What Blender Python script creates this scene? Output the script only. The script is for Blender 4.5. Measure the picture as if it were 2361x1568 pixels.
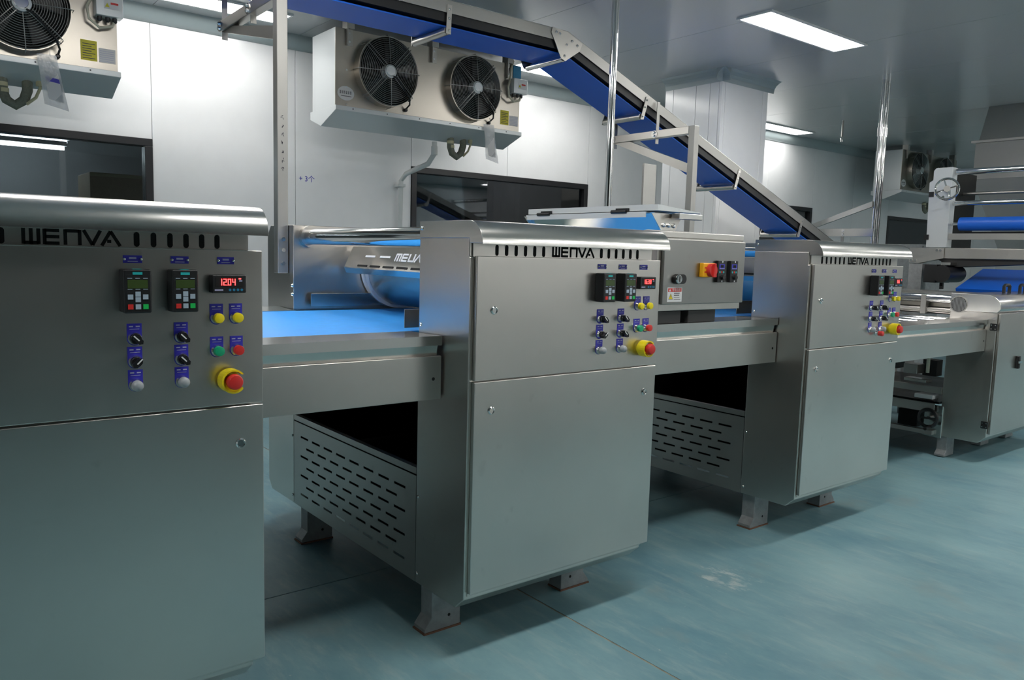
import bpy, math, random
from mathutils import Vector, Matrix
random.seed(7)
for o in list(bpy.data.objects): bpy.data.objects.remove(o)
scn = bpy.context.scene
COL = scn.collection
# ------------------------------------------------------------------ camera
CAMH = 1.375
yaw, pit, rol = (math.radians(a) for a in (51.5788, -6.2857, 1.5912))
d = Vector((math.cos(yaw)*math.cos(pit), math.sin(yaw)*math.cos(pit), math.sin(pit)))
r = d.cross(Vector((0, 0, 1))).normalized(); u = r.cross(d)
r2 = r*math.cos(rol) + u*math.sin(rol); u2 = u*math.cos(rol) - r*math.sin(rol)
cam = bpy.data.cameras.new('camera'); camo = bpy.data.objects.new('camera', cam); COL.objects.link(camo)
camo.matrix_world = Matrix(((r2.x, u2.x, -d.x, 0), (r2.y, u2.y, -d.y, 0), (r2.z, u2.z, -d.z, CAMH), (0, 0, 0, 1)))
cam.sensor_width = 36; cam.sensor_fit = 'HORIZONTAL'; cam.lens = 1816.36/2361*36; cam.clip_start = .05
scn.camera = camo
# ------------------------------------------------------------------ world, exposure
w = bpy.data.worlds.new('world'); scn.world = w; w.use_nodes = True
w.node_tree.nodes['Background'].inputs[0].default_value = (.5, .55, .6, 1)
w.node_tree.nodes['Background'].inputs[1].default_value = .02
vs = scn.view_settings; vs.view_transform = 'Standard'; vs.look = 'None'; vs.gamma = 1; vs.use_curve_mapping = False
vs.exposure = 1.45
LAMP = 15.0          # emission of the ceiling light diffusers
# ------------------------------------------------------------------ materials
def mat(name, col, rough=.5, metal=0, bump=0, scale=(8, 8, 8), vary=0, rvary=0, emit=None, es=0, coat=0, spec=.5, nscale=1.0, col2=None, alpha=None, aniso=0):
    m = bpy.data.materials.new(name); m.use_nodes = True
    nt = m.node_tree; b = nt.nodes['Principled BSDF']
    b.inputs['Base Color'].default_value = (*col, 1); b.inputs['Roughness'].default_value = rough
    b.inputs['Metallic'].default_value = metal; b.inputs['Specular IOR Level'].default_value = spec
    b.inputs['Coat Weight'].default_value = coat; b.inputs['Anisotropic'].default_value = aniso
    if emit: b.inputs['Emission Color'].default_value = (*emit, 1); b.inputs['Emission Strength'].default_value = es
    if vary or rvary or bump or col2:
        tc = nt.nodes.new('ShaderNodeTexCoord'); mp = nt.nodes.new('ShaderNodeMapping'); mp.inputs['Scale'].default_value = scale
        nt.links.new(tc.outputs['Object'], mp.inputs['Vector'])
        n = nt.nodes.new('ShaderNodeTexNoise'); n.inputs['Scale'].default_value = nscale; n.inputs['Detail'].default_value = 5; n.inputs['Roughness'].default_value = .6
        nt.links.new(mp.outputs['Vector'], n.inputs['Vector'])
        if vary or col2:
            rp = nt.nodes.new('ShaderNodeValToRGB')
            a = col; c2 = col2 or tuple(min(1, c*(1+vary)) for c in col)
            if not col2: a = tuple(c*(1-vary) for c in col)
            rp.color_ramp.elements[0].color = (*a, 1); rp.color_ramp.elements[1].color = (*c2, 1)
            rp.color_ramp.elements[0].position = .35; rp.color_ramp.elements[1].position = .65
            nt.links.new(n.outputs['Fac'], rp.inputs['Fac']); nt.links.new(rp.outputs['Color'], b.inputs['Base Color'])
        if rvary:
            mr = nt.nodes.new('ShaderNodeMapRange'); mr.inputs['From Min'].default_value = .3; mr.inputs['From Max'].default_value = .7
            mr.inputs['To Min'].default_value = rough-rvary; mr.inputs['To Max'].default_value = rough+rvary
            nt.links.new(n.outputs['Fac'], mr.inputs['Value']); nt.links.new(mr.outputs['Result'], b.inputs['Roughness'])
        if bump:
            bp = nt.nodes.new('ShaderNodeBump'); bp.inputs['Strength'].default_value = bump; bp.inputs['Distance'].default_value = .002
            nt.links.new(n.outputs['Fac'], bp.inputs['Height']); nt.links.new(bp.outputs['Normal'], b.inputs['Normal'])
    return m
def steel(name, col, rough, smudge=.1, rv=.05):
    """brushed stainless: fine grain in the roughness plus a few cloudy smudges"""
    m = bpy.data.materials.new(name); m.use_nodes = True; nt = m.node_tree; b = nt.nodes['Principled BSDF']
    b.inputs['Metallic'].default_value = 1
    tc = nt.nodes.new('ShaderNodeTexCoord')
    def noise(sc, det, scale):
        mp = nt.nodes.new('ShaderNodeMapping'); mp.inputs['Scale'].default_value = scale; nt.links.new(tc.outputs['Object'], mp.inputs['Vector'])
        n = nt.nodes.new('ShaderNodeTexNoise'); n.inputs['Scale'].default_value = sc; n.inputs['Detail'].default_value = det
        nt.links.new(mp.outputs['Vector'], n.inputs['Vector']); return n
    c = noise(3.2, 4, (1, 1, 1)); s = noise(17, 3, (1, 1, .7))
    rp = nt.nodes.new('ShaderNodeValToRGB'); e = rp.color_ramp.elements
    e[0].position = .3; e[0].color = (*[x*(1-smudge) for x in col], 1); e[1].position = .62; e[1].color = (*col, 1)
    nt.links.new(c.outputs['Fac'], rp.inputs['Fac'])
    sp = nt.nodes.new('ShaderNodeValToRGB'); e = sp.color_ramp.elements
    e[0].position = .68; e[0].color = (1, 1, 1, 1); e[1].position = .78; v = 1-smudge*1.6; e[1].color = (v, v, v, 1)
    nt.links.new(s.outputs['Fac'], sp.inputs['Fac'])
    mx = nt.nodes.new('ShaderNodeMix'); mx.data_type = 'RGBA'; mx.blend_type = 'MULTIPLY'; mx.inputs[0].default_value = 1
    nt.links.new(rp.outputs['Color'], mx.inputs[6]); nt.links.new(sp.outputs['Color'], mx.inputs[7]); nt.links.new(mx.outputs[2], b.inputs['Base Color'])
    mr = nt.nodes.new('ShaderNodeMapRange'); mr.inputs['From Min'].default_value = .3; mr.inputs['From Max'].default_value = .7
    mr.inputs['To Min'].default_value = rough-rv; mr.inputs['To Max'].default_value = rough+rv
    nt.links.new(c.outputs['Fac'], mr.inputs['Value']); nt.links.new(mr.outputs['Result'], b.inputs['Roughness'])
    return m
def floor_mat():
    m = bpy.data.materials.new('epoxy_floor'); m.use_nodes = True; nt = m.node_tree; b = nt.nodes['Principled BSDF']
    tc = nt.nodes.new('ShaderNodeTexCoord')
    def noise(scale, sc, det, rg=.6):
        mp = nt.nodes.new('ShaderNodeMapping'); mp.inputs['Scale'].default_value = scale; mp.inputs['Rotation'].default_value = (0, 0, .5)
        nt.links.new(tc.outputs['Object'], mp.inputs['Vector'])
        n = nt.nodes.new('ShaderNodeTexNoise'); n.inputs['Scale'].default_value = sc; n.inputs['Detail'].default_value = det; n.inputs['Roughness'].default_value = rg
        nt.links.new(mp.outputs['Vector'], n.inputs['Vector']); return n
    big = noise((1.2, .55, 1), 1.2, 7, .68); fine = noise((14, 3, 1), 1.2, 6, .7); spot = noise((1, 1, 1), 2.4, 5, .6); speck = noise((1, 1, 1), 40, 2)
    r1 = nt.nodes.new('ShaderNodeValToRGB'); e = r1.color_ramp.elements
    e[0].position = .34; e[0].color = (.105, .225, .275, 1); e[1].position = .66; e[1].color = (.22, .365, .385, 1)
    nt.links.new(big.outputs['Fac'], r1.inputs['Fac'])
    r2_ = nt.nodes.new('ShaderNodeValToRGB'); e = r2_.color_ramp.elements
    e[0].position = .5; e[0].color = (0, 0, 0, 1); e[1].position = .8; e[1].color = (.75, .75, .75, 1)
    nt.links.new(fine.outputs['Fac'], r2_.inputs['Fac'])
    mx = nt.nodes.new('ShaderNodeMix'); mx.data_type = 'RGBA'; nt.links.new(r2_.outputs['Color'], mx.inputs[0])
    nt.links.new(r1.outputs['Color'], mx.inputs[6]); mx.inputs[7].default_value = (.30, .40, .40, 1)
    r3 = nt.nodes.new('ShaderNodeValToRGB'); e = r3.color_ramp.elements
    e[0].position = .58; e[0].color = (0, 0, 0, 1); e[1].position = .72; e[1].color = (.6, .6, .6, 1)
    nt.links.new(spot.outputs['Fac'], r3.inputs['Fac'])
    mx2 = nt.nodes.new('ShaderNodeMix'); mx2.data_type = 'RGBA'; nt.links.new(r3.outputs['Color'], mx2.inputs[0])
    nt.links.new(mx.outputs[2], mx2.inputs[6]); mx2.inputs[7].default_value = (.21, .27, .26, 1)
    r4 = nt.nodes.new('ShaderNodeValToRGB'); e = r4.color_ramp.elements
    e[0].position = .72; e[0].color = (0, 0, 0, 1); e[1].position = .78; e[1].color = (.5, .5, .5, 1)
    nt.links.new(speck.outputs['Fac'], r4.inputs['Fac'])
    mx3 = nt.nodes.new('ShaderNodeMix'); mx3.data_type = 'RGBA'; nt.links.new(r4.outputs['Color'], mx3.inputs[0])
    nt.links.new(mx2.outputs[2], mx3.inputs[6]); mx3.inputs[7].default_value = (.42, .45, .43, 1)
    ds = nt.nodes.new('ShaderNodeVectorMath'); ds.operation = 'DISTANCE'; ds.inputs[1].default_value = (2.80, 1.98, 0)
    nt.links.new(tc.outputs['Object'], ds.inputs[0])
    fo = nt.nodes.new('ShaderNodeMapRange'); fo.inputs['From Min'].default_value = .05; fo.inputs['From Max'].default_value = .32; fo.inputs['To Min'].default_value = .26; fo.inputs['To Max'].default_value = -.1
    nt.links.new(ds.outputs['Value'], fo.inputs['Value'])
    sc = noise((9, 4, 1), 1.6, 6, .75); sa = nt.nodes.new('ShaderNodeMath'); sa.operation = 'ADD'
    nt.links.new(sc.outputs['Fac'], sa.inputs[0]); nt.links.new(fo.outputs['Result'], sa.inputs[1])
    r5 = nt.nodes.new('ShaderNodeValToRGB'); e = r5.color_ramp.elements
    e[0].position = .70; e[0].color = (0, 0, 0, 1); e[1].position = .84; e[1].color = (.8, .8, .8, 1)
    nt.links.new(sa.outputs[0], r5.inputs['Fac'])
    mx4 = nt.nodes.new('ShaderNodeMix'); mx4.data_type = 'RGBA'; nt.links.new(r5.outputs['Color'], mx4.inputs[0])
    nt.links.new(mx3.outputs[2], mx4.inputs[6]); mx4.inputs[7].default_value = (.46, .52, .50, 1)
    nt.links.new(mx4.outputs[2], b.inputs['Base Color'])
    mr = nt.nodes.new('ShaderNodeMapRange'); mr.inputs['To Min'].default_value = .32; mr.inputs['To Max'].default_value = .6
    nt.links.new(fine.outputs['Fac'], mr.inputs['Value']); nt.links.new(mr.outputs['Result'], b.inputs['Roughness'])
    b.inputs['Specular IOR Level'].default_value = .4
    return m
def glass_mat(name, tint, mixf):
    m = bpy.data.materials.new(name); m.use_nodes = True; nt = m.node_tree
    for n in list(nt.nodes):
        if n.type == 'BSDF_PRINCIPLED': nt.nodes.remove(n)
    out = nt.nodes['Material Output']; t = nt.nodes.new('ShaderNodeBsdfTransparent'); t.inputs[0].default_value = (*tint, 1)
    g = nt.nodes.new('ShaderNodeBsdfGlossy'); g.inputs['Roughness'].default_value = .02; g.inputs['Color'].default_value = (.9, .95, 1, 1)
    f = nt.nodes.new('ShaderNodeFresnel'); f.inputs['IOR'].default_value = mixf
    mx = nt.nodes.new('ShaderNodeMixShader'); nt.links.new(f.outputs[0], mx.inputs[0]); nt.links.new(t.outputs[0], mx.inputs[1]); nt.links.new(g.outputs[0], mx.inputs[2])
    nt.links.new(mx.outputs[0], out.inputs[0]); return m
M = dict(
    steel=steel('brushed_stainless', (.63, .60, .56), .30, .05, .015),
    panel=steel('stainless_panel', (.64, .605, .565), .29, .05, .015),
    sheet=steel('stainless_sheet_smooth', (.65, .64, .61), .22, .04, .015),
    dull=steel('dull_stainless', (.46, .45, .425), .4, .07, .02),
    ebox=steel('satin_dark_stainless', (.34, .335, .32), .34, .05, .015),
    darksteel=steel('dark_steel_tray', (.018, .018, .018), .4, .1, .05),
    chrome=mat('polished_chrome', (.78, .78, .77), .07, 1),
    bolt=mat('bright_bolt', (.75, .75, .74), .18, 1),
    galv=mat('galvanised_white_steel', (.62, .65, .66), .3, .25, spec=.5),
    alu=mat('cooler_aluminium', (.43, .40, .35), .33, 1),
    leg=mat('painted_grey_leg', (.29, .30, .305), .5, .3, vary=.12, nscale=3),
    rust=mat('rusty_pad', (.16, .08, .05), .8),
    black=mat('black_plastic', (.012, .012, .013), .38),
    void=mat('dark_opening', (.004, .004, .004), .9),
    rubber=mat('black_rubber', (.02, .02, .02), .6),
    wire=mat('grey_wire', (.38, .38, .37), .35, .8),
    blade=mat('fan_blade', (.02, .02, .022), .35, .2),
    belt=mat('light_blue_belt', (.035, .33, .88), .42, spec=.4, vary=.05, nscale=3),
    dbelt=mat('deep_blue_belt', (.012, .125, .62), .4, spec=.4),
    white=mat('white_plastic', (.78, .78, .78), .4),
    paper=mat('paper_label', (.70, .70, .70), .6),
    blue=mat('blue_label', (.035, .03, .42), .4),
    print_=mat('pale_print', (.42, .42, .62), .5),
    dprint=mat('dark_print', (.05, .05, .06), .6),
    yellow=mat('yellow_plastic', (.82, .66, .01), .35),
    ylabel=mat('yellow_label', (.62, .55, .02), .5),
    orange=mat('orange_switch_plate', (.90, .42, .01), .35),
    red=mat('red_plastic', (.62, .03, .025), .35),
    green=mat('green_plastic', (.01, .36, .17), .35),
    bgreen=mat('bright_green_key', (.01, .48, .09), .4),
    greyb=mat('grey_button', (.34, .36, .38), .35),
    key=mat('grey_key', (.36, .44, .52), .45),
    teal=mat('teal_badge', (.02, .42, .42), .4),
    lcd=mat('green_lcd', (.045, .075, .02), .25),
    led=mat('red_led', (.6, .02, .02), .4, emit=(1, .03, .03), es=3.2),
    meterblue=mat('blue_legend', (.02, .20, .36), .4),
    knob=mat('black_knob', (.015, .015, .016), .25),
    floor=floor_mat(),
    wall=mat('white_wall_panel', (.84, .845, .85), .2, 0, spec=.5, vary=.015, nscale=.6),
    ceil=mat('grey_white_ceiling_panel', (.42, .445, .455), .17, 0, spec=.5),
    cove=mat('pale_blue_cove', (.36, .42, .43), .3),
    frame=mat('dark_window_frame', (.012, .012, .014), .35),
    pane=glass_mat('window_glass', (.5, .54, .55), 1.75),
    film=None,
    joint=mat('sandy_joint_filler', (.26, .22, .16), .8, vary=.3, nscale=2),
    darkwall=mat('added_wall_dark_grey', (.05, .05, .048), .5),
    roomw=mat('dim_room_wall', (.42, .44, .45), .6),
    carton=mat('brown_carton', (.36, .29, .20), .7, vary=.1, nscale=6),
    hose=mat('foam_insulation', (.16, .17, .13), .7, vary=.15, nscale=9),
    tape=mat('yellowed_tape', (.50, .47, .30), .55),
    pvc=mat('white_pvc_pipe', (.62, .64, .63), .35),
    cream=mat('cream_cable', (.55, .53, .42), .5),
    lamp=mat('light_diffuser', (.9, .9, .9), .5, emit=(1.0, .985, .95), es=LAMP),
    lampw=mat('light_diffuser_dim', (.9, .9, .9), .5, emit=(1.0, .985, .95), es=LAMP*.38),
    lampb=mat('light_diffuser_mid', (.9, .9, .9), .5, emit=(1.0, .985, .95), es=LAMP*.56),
    tube=mat('tube_lamp', (.9, .9, .9), .5, emit=(.9, .96, 1.0), es=9),
    film_blue=mat('blue_protective_film', (.02, .22, .42), .35),
)
def film_mat():
    m = bpy.data.materials.new('clear_plastic_bag'); m.use_nodes = True; nt = m.node_tree; b = nt.nodes['Principled BSDF']
    b.inputs['Base Color'].default_value = (.75, .78, .8, 1); b.inputs['Roughness'].default_value = .15; b.inputs['Alpha'].default_value = .42
    tc = nt.nodes.new('ShaderNodeTexCoord'); n = nt.nodes.new('ShaderNodeTexNoise'); n.inputs['Scale'].default_value = 22
    nt.links.new(tc.outputs['Object'], n.inputs['Vector']); bp = nt.nodes.new('ShaderNodeBump'); bp.inputs['Strength'].default_value = .9; bp.inputs['Distance'].default_value = .02
    nt.links.new(n.outputs['Fac'], bp.inputs['Height']); nt.links.new(bp.outputs['Normal'], b.inputs['Normal']); return m
M['film'] = film_mat()
# ------------------------------------------------------------------ builders
ORG = {}
def org(o): return ORG.get(o.name, Vector((0, 0, 0))) if o else Vector((0, 0, 0))
def tag(o, label=None, cat=None, group=None, kind=None):
    for k, v in (('label', label), ('category', cat), ('group', group), ('kind', kind)):
        if v: o[k] = v
    return o
def thing(name, loc, label=None, cat=None, group=None, kind=None):
    o = bpy.data.objects.new(name, None); o.empty_display_size = .1; COL.objects.link(o); o.location = loc; ORG[o.name] = Vector(loc)
    return tag(o, label, cat, group, kind)
def basis(ax):
    ax = Vector(ax).normalized(); h = Vector((0, 0, 1)) if abs(ax.z) < .9 else Vector((1, 0, 0))
    a = ax.cross(h).normalized(); return ax, a, ax.cross(a)
class MB:
    def __init__(s): s.v = []; s.f = []
    def box(s, x0, x1, y0, y1, z0, z1):
        i = len(s.v); s.v += [(x, y, z) for z in (z0, z1) for y in (y0, y1) for x in (x0, x1)]
        s.f += [tuple(i+k for k in q) for q in ((0, 2, 3, 1), (4, 5, 7, 6), (0, 1, 5, 4), (2, 6, 7, 3), (0, 4, 6, 2), (1, 3, 7, 5))]; return s
    def prism(s, pts, ax, a0, a1):
        """pts = polygon in the two remaining axes (order x,y,z), extruded along axis ax"""
        def P(p, a):
            l = list(p); l.insert(ax, a); return tuple(l)
        i = len(s.v); n = len(pts); s.v += [P(p, a0) for p in pts] + [P(p, a1) for p in pts]
        ar = sum(pts[k][0]*pts[(k+1) % n][1]-pts[(k+1) % n][0]*pts[k][1] for k in range(n))
        fl = (ar > 0) != (ax == 1)
        if a1 < a0: fl = not fl
        A = tuple(range(i, i+n)); B = tuple(range(i+n, i+2*n))
        fs = [A[::-1], B] + [(i+k, i+(k+1) % n, i+n+(k+1) % n, i+n+k) for k in range(n)]
        s.f += fs if fl else [q[::-1] for q in fs]; return s
    def cyl(s, p0, p1, r0, r1=None, n=20, cap=True):
        r1 = r0 if r1 is None else r1; p0 = Vector(p0); p1 = Vector(p1); ax, a, b = basis(p1-p0); i = len(s.v)
        for p, rr in ((p0, r0), (p1, r1)):
            s.v += [tuple(p+(a*math.cos(t)+b*math.sin(t))*rr) for t in (2*math.pi*k/n for k in range(n))]
        s.f += [(i+k, i+(k+1) % n, i+n+(k+1) % n, i+n+k) for k in range(n)]
        if cap: s.f += [tuple(range(i, i+n))[::-1], tuple(range(i+n, i+2*n))]
        return s
    def tube(s, pts, rr, n=8, closed=False):
        pts = [Vector(p) for p in pts]; i = len(s.v); m = len(pts); pa = None
        for k, p in enumerate(pts):
            t = (pts[(k+1) % m]-pts[k-1]) if closed else (pts[min(k+1, m-1)]-pts[max(k-1, 0)])
            t.normalize()
            if pa is None: _, a, b = basis(t)
            else:
                a = (pa-t*pa.dot(t)).normalized(); b = t.cross(a)
            pa = a
            s.v += [tuple(p+(a*math.cos(2*math.pi*j/n)+b*math.sin(2*math.pi*j/n))*rr) for j in range(n)]
        for k in range(m if closed else m-1):
            q = (k+1) % m
            s.f += [(i+k*n+j, i+k*n+(j+1) % n, i+q*n+(j+1) % n, i+q*n+j) for j in range(n)]
        if not closed: s.f += [tuple(i+j for j in range(n))[::-1], tuple(i+(m-1)*n+j for j in range(n))]
        return s
    def ring(s, c, ax, R, rr, m=32, n=6):
        ax, a, b = basis(ax); c = Vector(c)
        return s.tube([c+(a*math.cos(t)+b*math.sin(t))*R for t in (2*math.pi*k/m for k in range(m))], rr, n, True)
    def washer(s, c, ax, r0, r1, h, m=32):
        """flat annulus of inner r0, outer r1, height h along ax"""
        ax, a, b = basis(ax); c = Vector(c); i = len(s.v)
        for rr, hh in ((r0, 0), (r1, 0), (r1, h), (r0, h)):
            s.v += [tuple(c+ax*hh+(a*math.cos(t)+b*math.sin(t))*rr) for t in (2*math.pi*k/m for k in range(m))]
        for q in range(4):
            q2 = (q+1) % 4; s.f += [(i+q*m+k, i+q2*m+k, i+q2*m+(k+1) % m, i+q*m+(k+1) % m) for k in range(m)]
        return s
    def lathe(s, c, ax, prof, m=24):
        """prof = [(radius, height)...] along ax from c"""
        ax, a, b = basis(ax); c = Vector(c); i = len(s.v)
        for rr, hh in prof:
            s.v += [tuple(c+ax*hh+(a*math.cos(t)+b*math.sin(t))*rr) for t in (2*math.pi*k/m for k in range(m))]
        for q in range(len(prof)-1):
            s.f += [(i+q*m+k, i+q*m+(k+1) % m, i+(q+1)*m+(k+1) % m, i+(q+1)*m+k) for k in range(m)]
        s.f += [tuple(range(i, i+m))[::-1], tuple(range(i+(len(prof)-1)*m, i+len(prof)*m))]
        return s
    def mesh(s, name, m, o=Vector((0, 0, 0)), smooth=False):
        me = bpy.data.meshes.new(name); me.from_pydata([(x-o.x, y-o.y, z-o.z) for x, y, z in s.v], [], s.f); me.materials.append(M[m]); me.update()
        if smooth: me.polygons.foreach_set('use_smooth', [len(p.vertices) <= 4 for p in me.polygons]); me.set_sharp_from_angle(angle=math.radians(40))
        return me
    def build(s, name, m, parent=None, smooth=False, bevel=0, seg=2, label=None, **kw):
        o = bpy.data.objects.new(name, None if False else s.mesh(name, m, org(parent), smooth)); COL.objects.link(o)
        if parent: o.parent = parent; ORG[o.name] = org(parent)
        if bevel:
            b = o.modifiers.new('bevel', 'BEVEL'); b.width = bevel; b.segments = seg; b.limit_method = 'ANGLE'; b.angle_limit = math.radians(40); b.harden_normals = True
            if not smooth: o.data.polygons.foreach_set('use_smooth', [True]*len(o.data.polygons)); o.data.set_sharp_from_angle(angle=math.radians(30))
        if label: o['label'] = label
        return tag(o, None, **kw) if kw else o
def place(name, me, parent, loc, rot=None):
    o = bpy.data.objects.new(name, me); COL.objects.link(o); o.parent = parent; o.location = Vector(loc)-org(parent); ORG[o.name] = Vector(loc)
    if rot: o.rotation_euler = rot
    return o
MESH = {}
def shared(key, m, fn, smooth=False):
    if key not in MESH:
        b = MB(); fn(b); MESH[key] = b.mesh(key, m, smooth=smooth)
    return MESH[key]
def text(name, body, size, m, parent, loc, rot=(math.pi/2, 0, 0), ext=.0004, align='CENTER'):
    c = bpy.data.curves.new('txt', 'FONT'); c.body = body; c.size = size; c.extrude = ext; c.align_x = align; c.align_y = 'CENTER'
    t = bpy.data.objects.new('txt', c); COL.objects.link(t); dg = bpy.context.evaluated_depsgraph_get(); dg.update()
    me = bpy.data.meshes.new_from_object(t.evaluated_get(dg)); bpy.data.objects.remove(t)
    me.materials.clear(); me.materials.append(M[m])
    return place(name, me, parent, loc, rot)
FR = (0, -1, 0)
# ------------------------------------------------------------------ room
YW, ZC, P = 6.3, 3.06, 1.1025
X0R, X1R, Y0R = -5.05, 17.0, -4.6
JX, JY = 1.975, 2.9
fl = MB().box(X0R, X1R, Y0R, YW, -.12, -.012).build('floor', 'rubber', kind='structure')
for xa, xb in ((X0R, JX-.004), (JX+.004, X1R)):
    for ya, yb in ((Y0R, JY-.003), (JY+.003, YW)):
        MB().box(xa, xb, ya, yb, -.012, 0).build('floor_slab', 'floor', fl)
MB().box(JX-.004, JX+.004, Y0R, YW, -.012, -.0015).build('joint_filler', 'joint', fl)
ce = MB().box(X0R, X1R, Y0R, YW+.1, ZC+.02, ZC+.12).build('ceiling', 'dprint', kind='structure')
for k in range(20):
    x = X0R+P*k
    MB().box(x+.002, min(x+P-.002, X1R), Y0R, YW, ZC, ZC+.02).build('ceiling_panel', 'ceil', ce)
wb = MB().box(X0R, X0R+.02, YW, YW+.1, 0, ZC).build('wall_back', 'wall', kind='structure')
WT, WB_ = 2.135, .95
nwin = 0
for k in range(-6, 14):
    xa, xb = 1.57+P*k, 1.57+P*(k+1)
    xa = max(xa, X0R)
    isw = k % 4 in (2, 3)
    for za, zb in (((0, WB_), (WT, ZC)) if isw else ((0, ZC),)):
        MB().box(xa+.0015, xb-.0015, YW, YW+.08, za, zb).build('wall_panel', 'wall', wb, bevel=.002, seg=1)
    if k % 4 == 2 and k < 12:
        nwin += 1
        wn = thing('window_%d' % nwin, (xa, YW, WB_), kind='structure')
        x1 = xa+2*P; b = MB(); t = .055
        for q in ((xa, x1, WT-t, WT), (xa, x1, WB_, WB_+t), (xa, xa+t, WB_+t, WT-t), (x1-t, x1, WB_+t, WT-t)):
            b.box(q[0], q[1], YW-.012, YW+.085, q[2], q[3])
        b.build('window_frame', 'frame', wn, bevel=.004)
        MB().box(xa+t, x1-t, YW+.03, YW+.038, WB_+t, WT-t).build('window_pane', 'pane', wn)
        xm = xa+1.695
        if nwin == 1: MB().box(xm-.028, xm+.028, YW+.04, YW+.085, WB_+t, WT-t).build('mullion', 'frame', wn)
# cove between wall and ceiling
b = MB(); R = .1
b.prism([(YW, ZC)]+[(YW-R+R*math.sin(a), ZC-R+R*math.cos(a)) for a in []]+[(YW-R, ZC), *[(YW-R*math.cos(a*math.pi/16)+0, ZC-R*math.sin(a*math.pi/16)) for a in range(1, 8)], (YW, ZC-R)], 0, X0R, X1R)
b.build('trim_1', 'cove', smooth=True, kind='structure')
MB().box(X0R-.1, X0R, Y0R, YW, 0, ZC).build('wall_left', 'wall', kind='structure')
MB().box(X1R, X1R+.1, Y0R, YW, 0, ZC).build('wall_right', 'wall', kind='structure')
wf = MB().box(4.2, X1R, Y0R-.1, Y0R, 0, ZC).build('wall_front', 'wall', kind='structure')
MB().box(X0R, 4.2, Y0R-.1, Y0R, 0, ZC).build('added_dark_wall', 'darkwall', wf)  # unseen dark stretch of wall, added to darken the nearest cabinet's reflection
# pillar clad in wall panel
pl = thing('pillar', (5.95, 4.57, 0), kind='structure')
PX0, PX1, PY0, PY1 = 5.95, 6.65, 4.57, 5.23
b = MB(); b.box(PX0+.02, PX1-.02, PY0+.02, PY1-.02, 0, ZC); b.build('core', 'wall', pl)
for a, c in ((PY0, 4.60), (4.603, 4.70), (4.703, 4.86), (4.863, 5.13), (5.133, PY1)):
    MB().box(PX0, PX0+.02, a, c, 0, ZC).build('cladding_panel', 'wall', pl, bevel=.002, seg=1)
for a, c in ((PX0+.02, 6.0), (6.003, 6.57), (6.573, PX1)):
    MB().box(a, c, PY0, PY0+.02, 0, ZC).build('cladding_panel', 'wall', pl, bevel=.002, seg=1)
b = MB(); q = [(0, 0), (-.09, 0), (-.055, -.012), (-.025, -.035), (-.008, -.06), (0, -.1)]
b.prism([(PX0+x, ZC+z) for x, z in q], 1, PY0-.09, PY1)
b.prism([(PY0+x, ZC+z) for x, z in q], 0, PX0-.09, PX1+.09)
b.build('cove_moulding', 'cove', pl)
# dim room beyond the windows
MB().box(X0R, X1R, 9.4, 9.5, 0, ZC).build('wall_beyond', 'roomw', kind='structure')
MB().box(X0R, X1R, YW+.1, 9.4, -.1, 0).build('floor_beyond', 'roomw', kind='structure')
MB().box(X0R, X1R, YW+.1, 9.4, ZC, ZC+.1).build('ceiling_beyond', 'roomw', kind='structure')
for i, (x, y, z) in enumerate(((.1, 8.1, 2.19), (.22, 8.7, 2.31))):
    t = thing('tube_light', (x, y, z), 'long bare tube lamp seen through the left window, %s of the two' % ('nearer', 'farther')[i], 'lamp', 'tube lamps in the room beyond')
    MB().box(x-1.2, x+1.2, y-.03, y+.03, z+.02, z+.06).build('batten', 'white', t)
    MB().cyl((x-1.18, y, z), (x+1.18, y, z), .016).build('tube', 'tube', t, True)
    b = MB()
    for dx in (-.6, .6): b.box(x+dx-.01, x+dx+.01, y-.01, y+.01, z+.06, ZC)
    b.build('hanger', 'white', t)
cs = ('topmost', 'second from the top', 'third from the top', 'lowest visible', 'bottom')
for i in range(5):
    z = 1.62-.32*i-.0
    x0 = 1.32+random.uniform(-.02, .02)
    t = thing('carton', (x0, 7.2, z), 'brown carton stacked behind the left window, %s in its pile' % cs[i], 'carton', 'cartons behind the left window')
    MB().box(x0, x0+.75, 7.2, 7.7, z, z+.315).build('carton_body', 'carton', t, bevel=.006)
    MB().box(x0, x0+.75, 7.2-.002, 7.2, z+.285, z+.31).build('flap_edge', 'tape', t)
MB().box(1.25, 2.12, 7.15, 7.75, 0, .34).build('pallet', 'carton', bevel=.01, label='low wooden base under the cartons behind the left window', cat='pallet')
# unseen bench added behind the camera so the cabinet doors have something to reflect
t = thing('added_bench', (5.5, -.9, 0), 'long pale steel bench added unseen behind the camera for the door reflections', 'bench')
MB().box(1.7, 9.4, -1.35, -.42, 1.20, 1.24).build('bench_top', 'panel', t, bevel=.004)
for k in range(7): MB().box(1.7+1.1*k, 2.79+1.1*k, -.47, -.45, .50, 1.198).build('front_panel', 'galv', t, bevel=.003)
MB().box(1.72, 9.38, -1.30, -.50, .16, .20).build('lower_shelf', 'dull', t)
for k in range(8):
    for y in (-1.28, -.52): MB().box(1.72+1.09*k, 1.77+1.09*k, y, y+.05, 0, .5 if y > -1 else 1.2).build('leg', 'leg', t)
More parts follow.
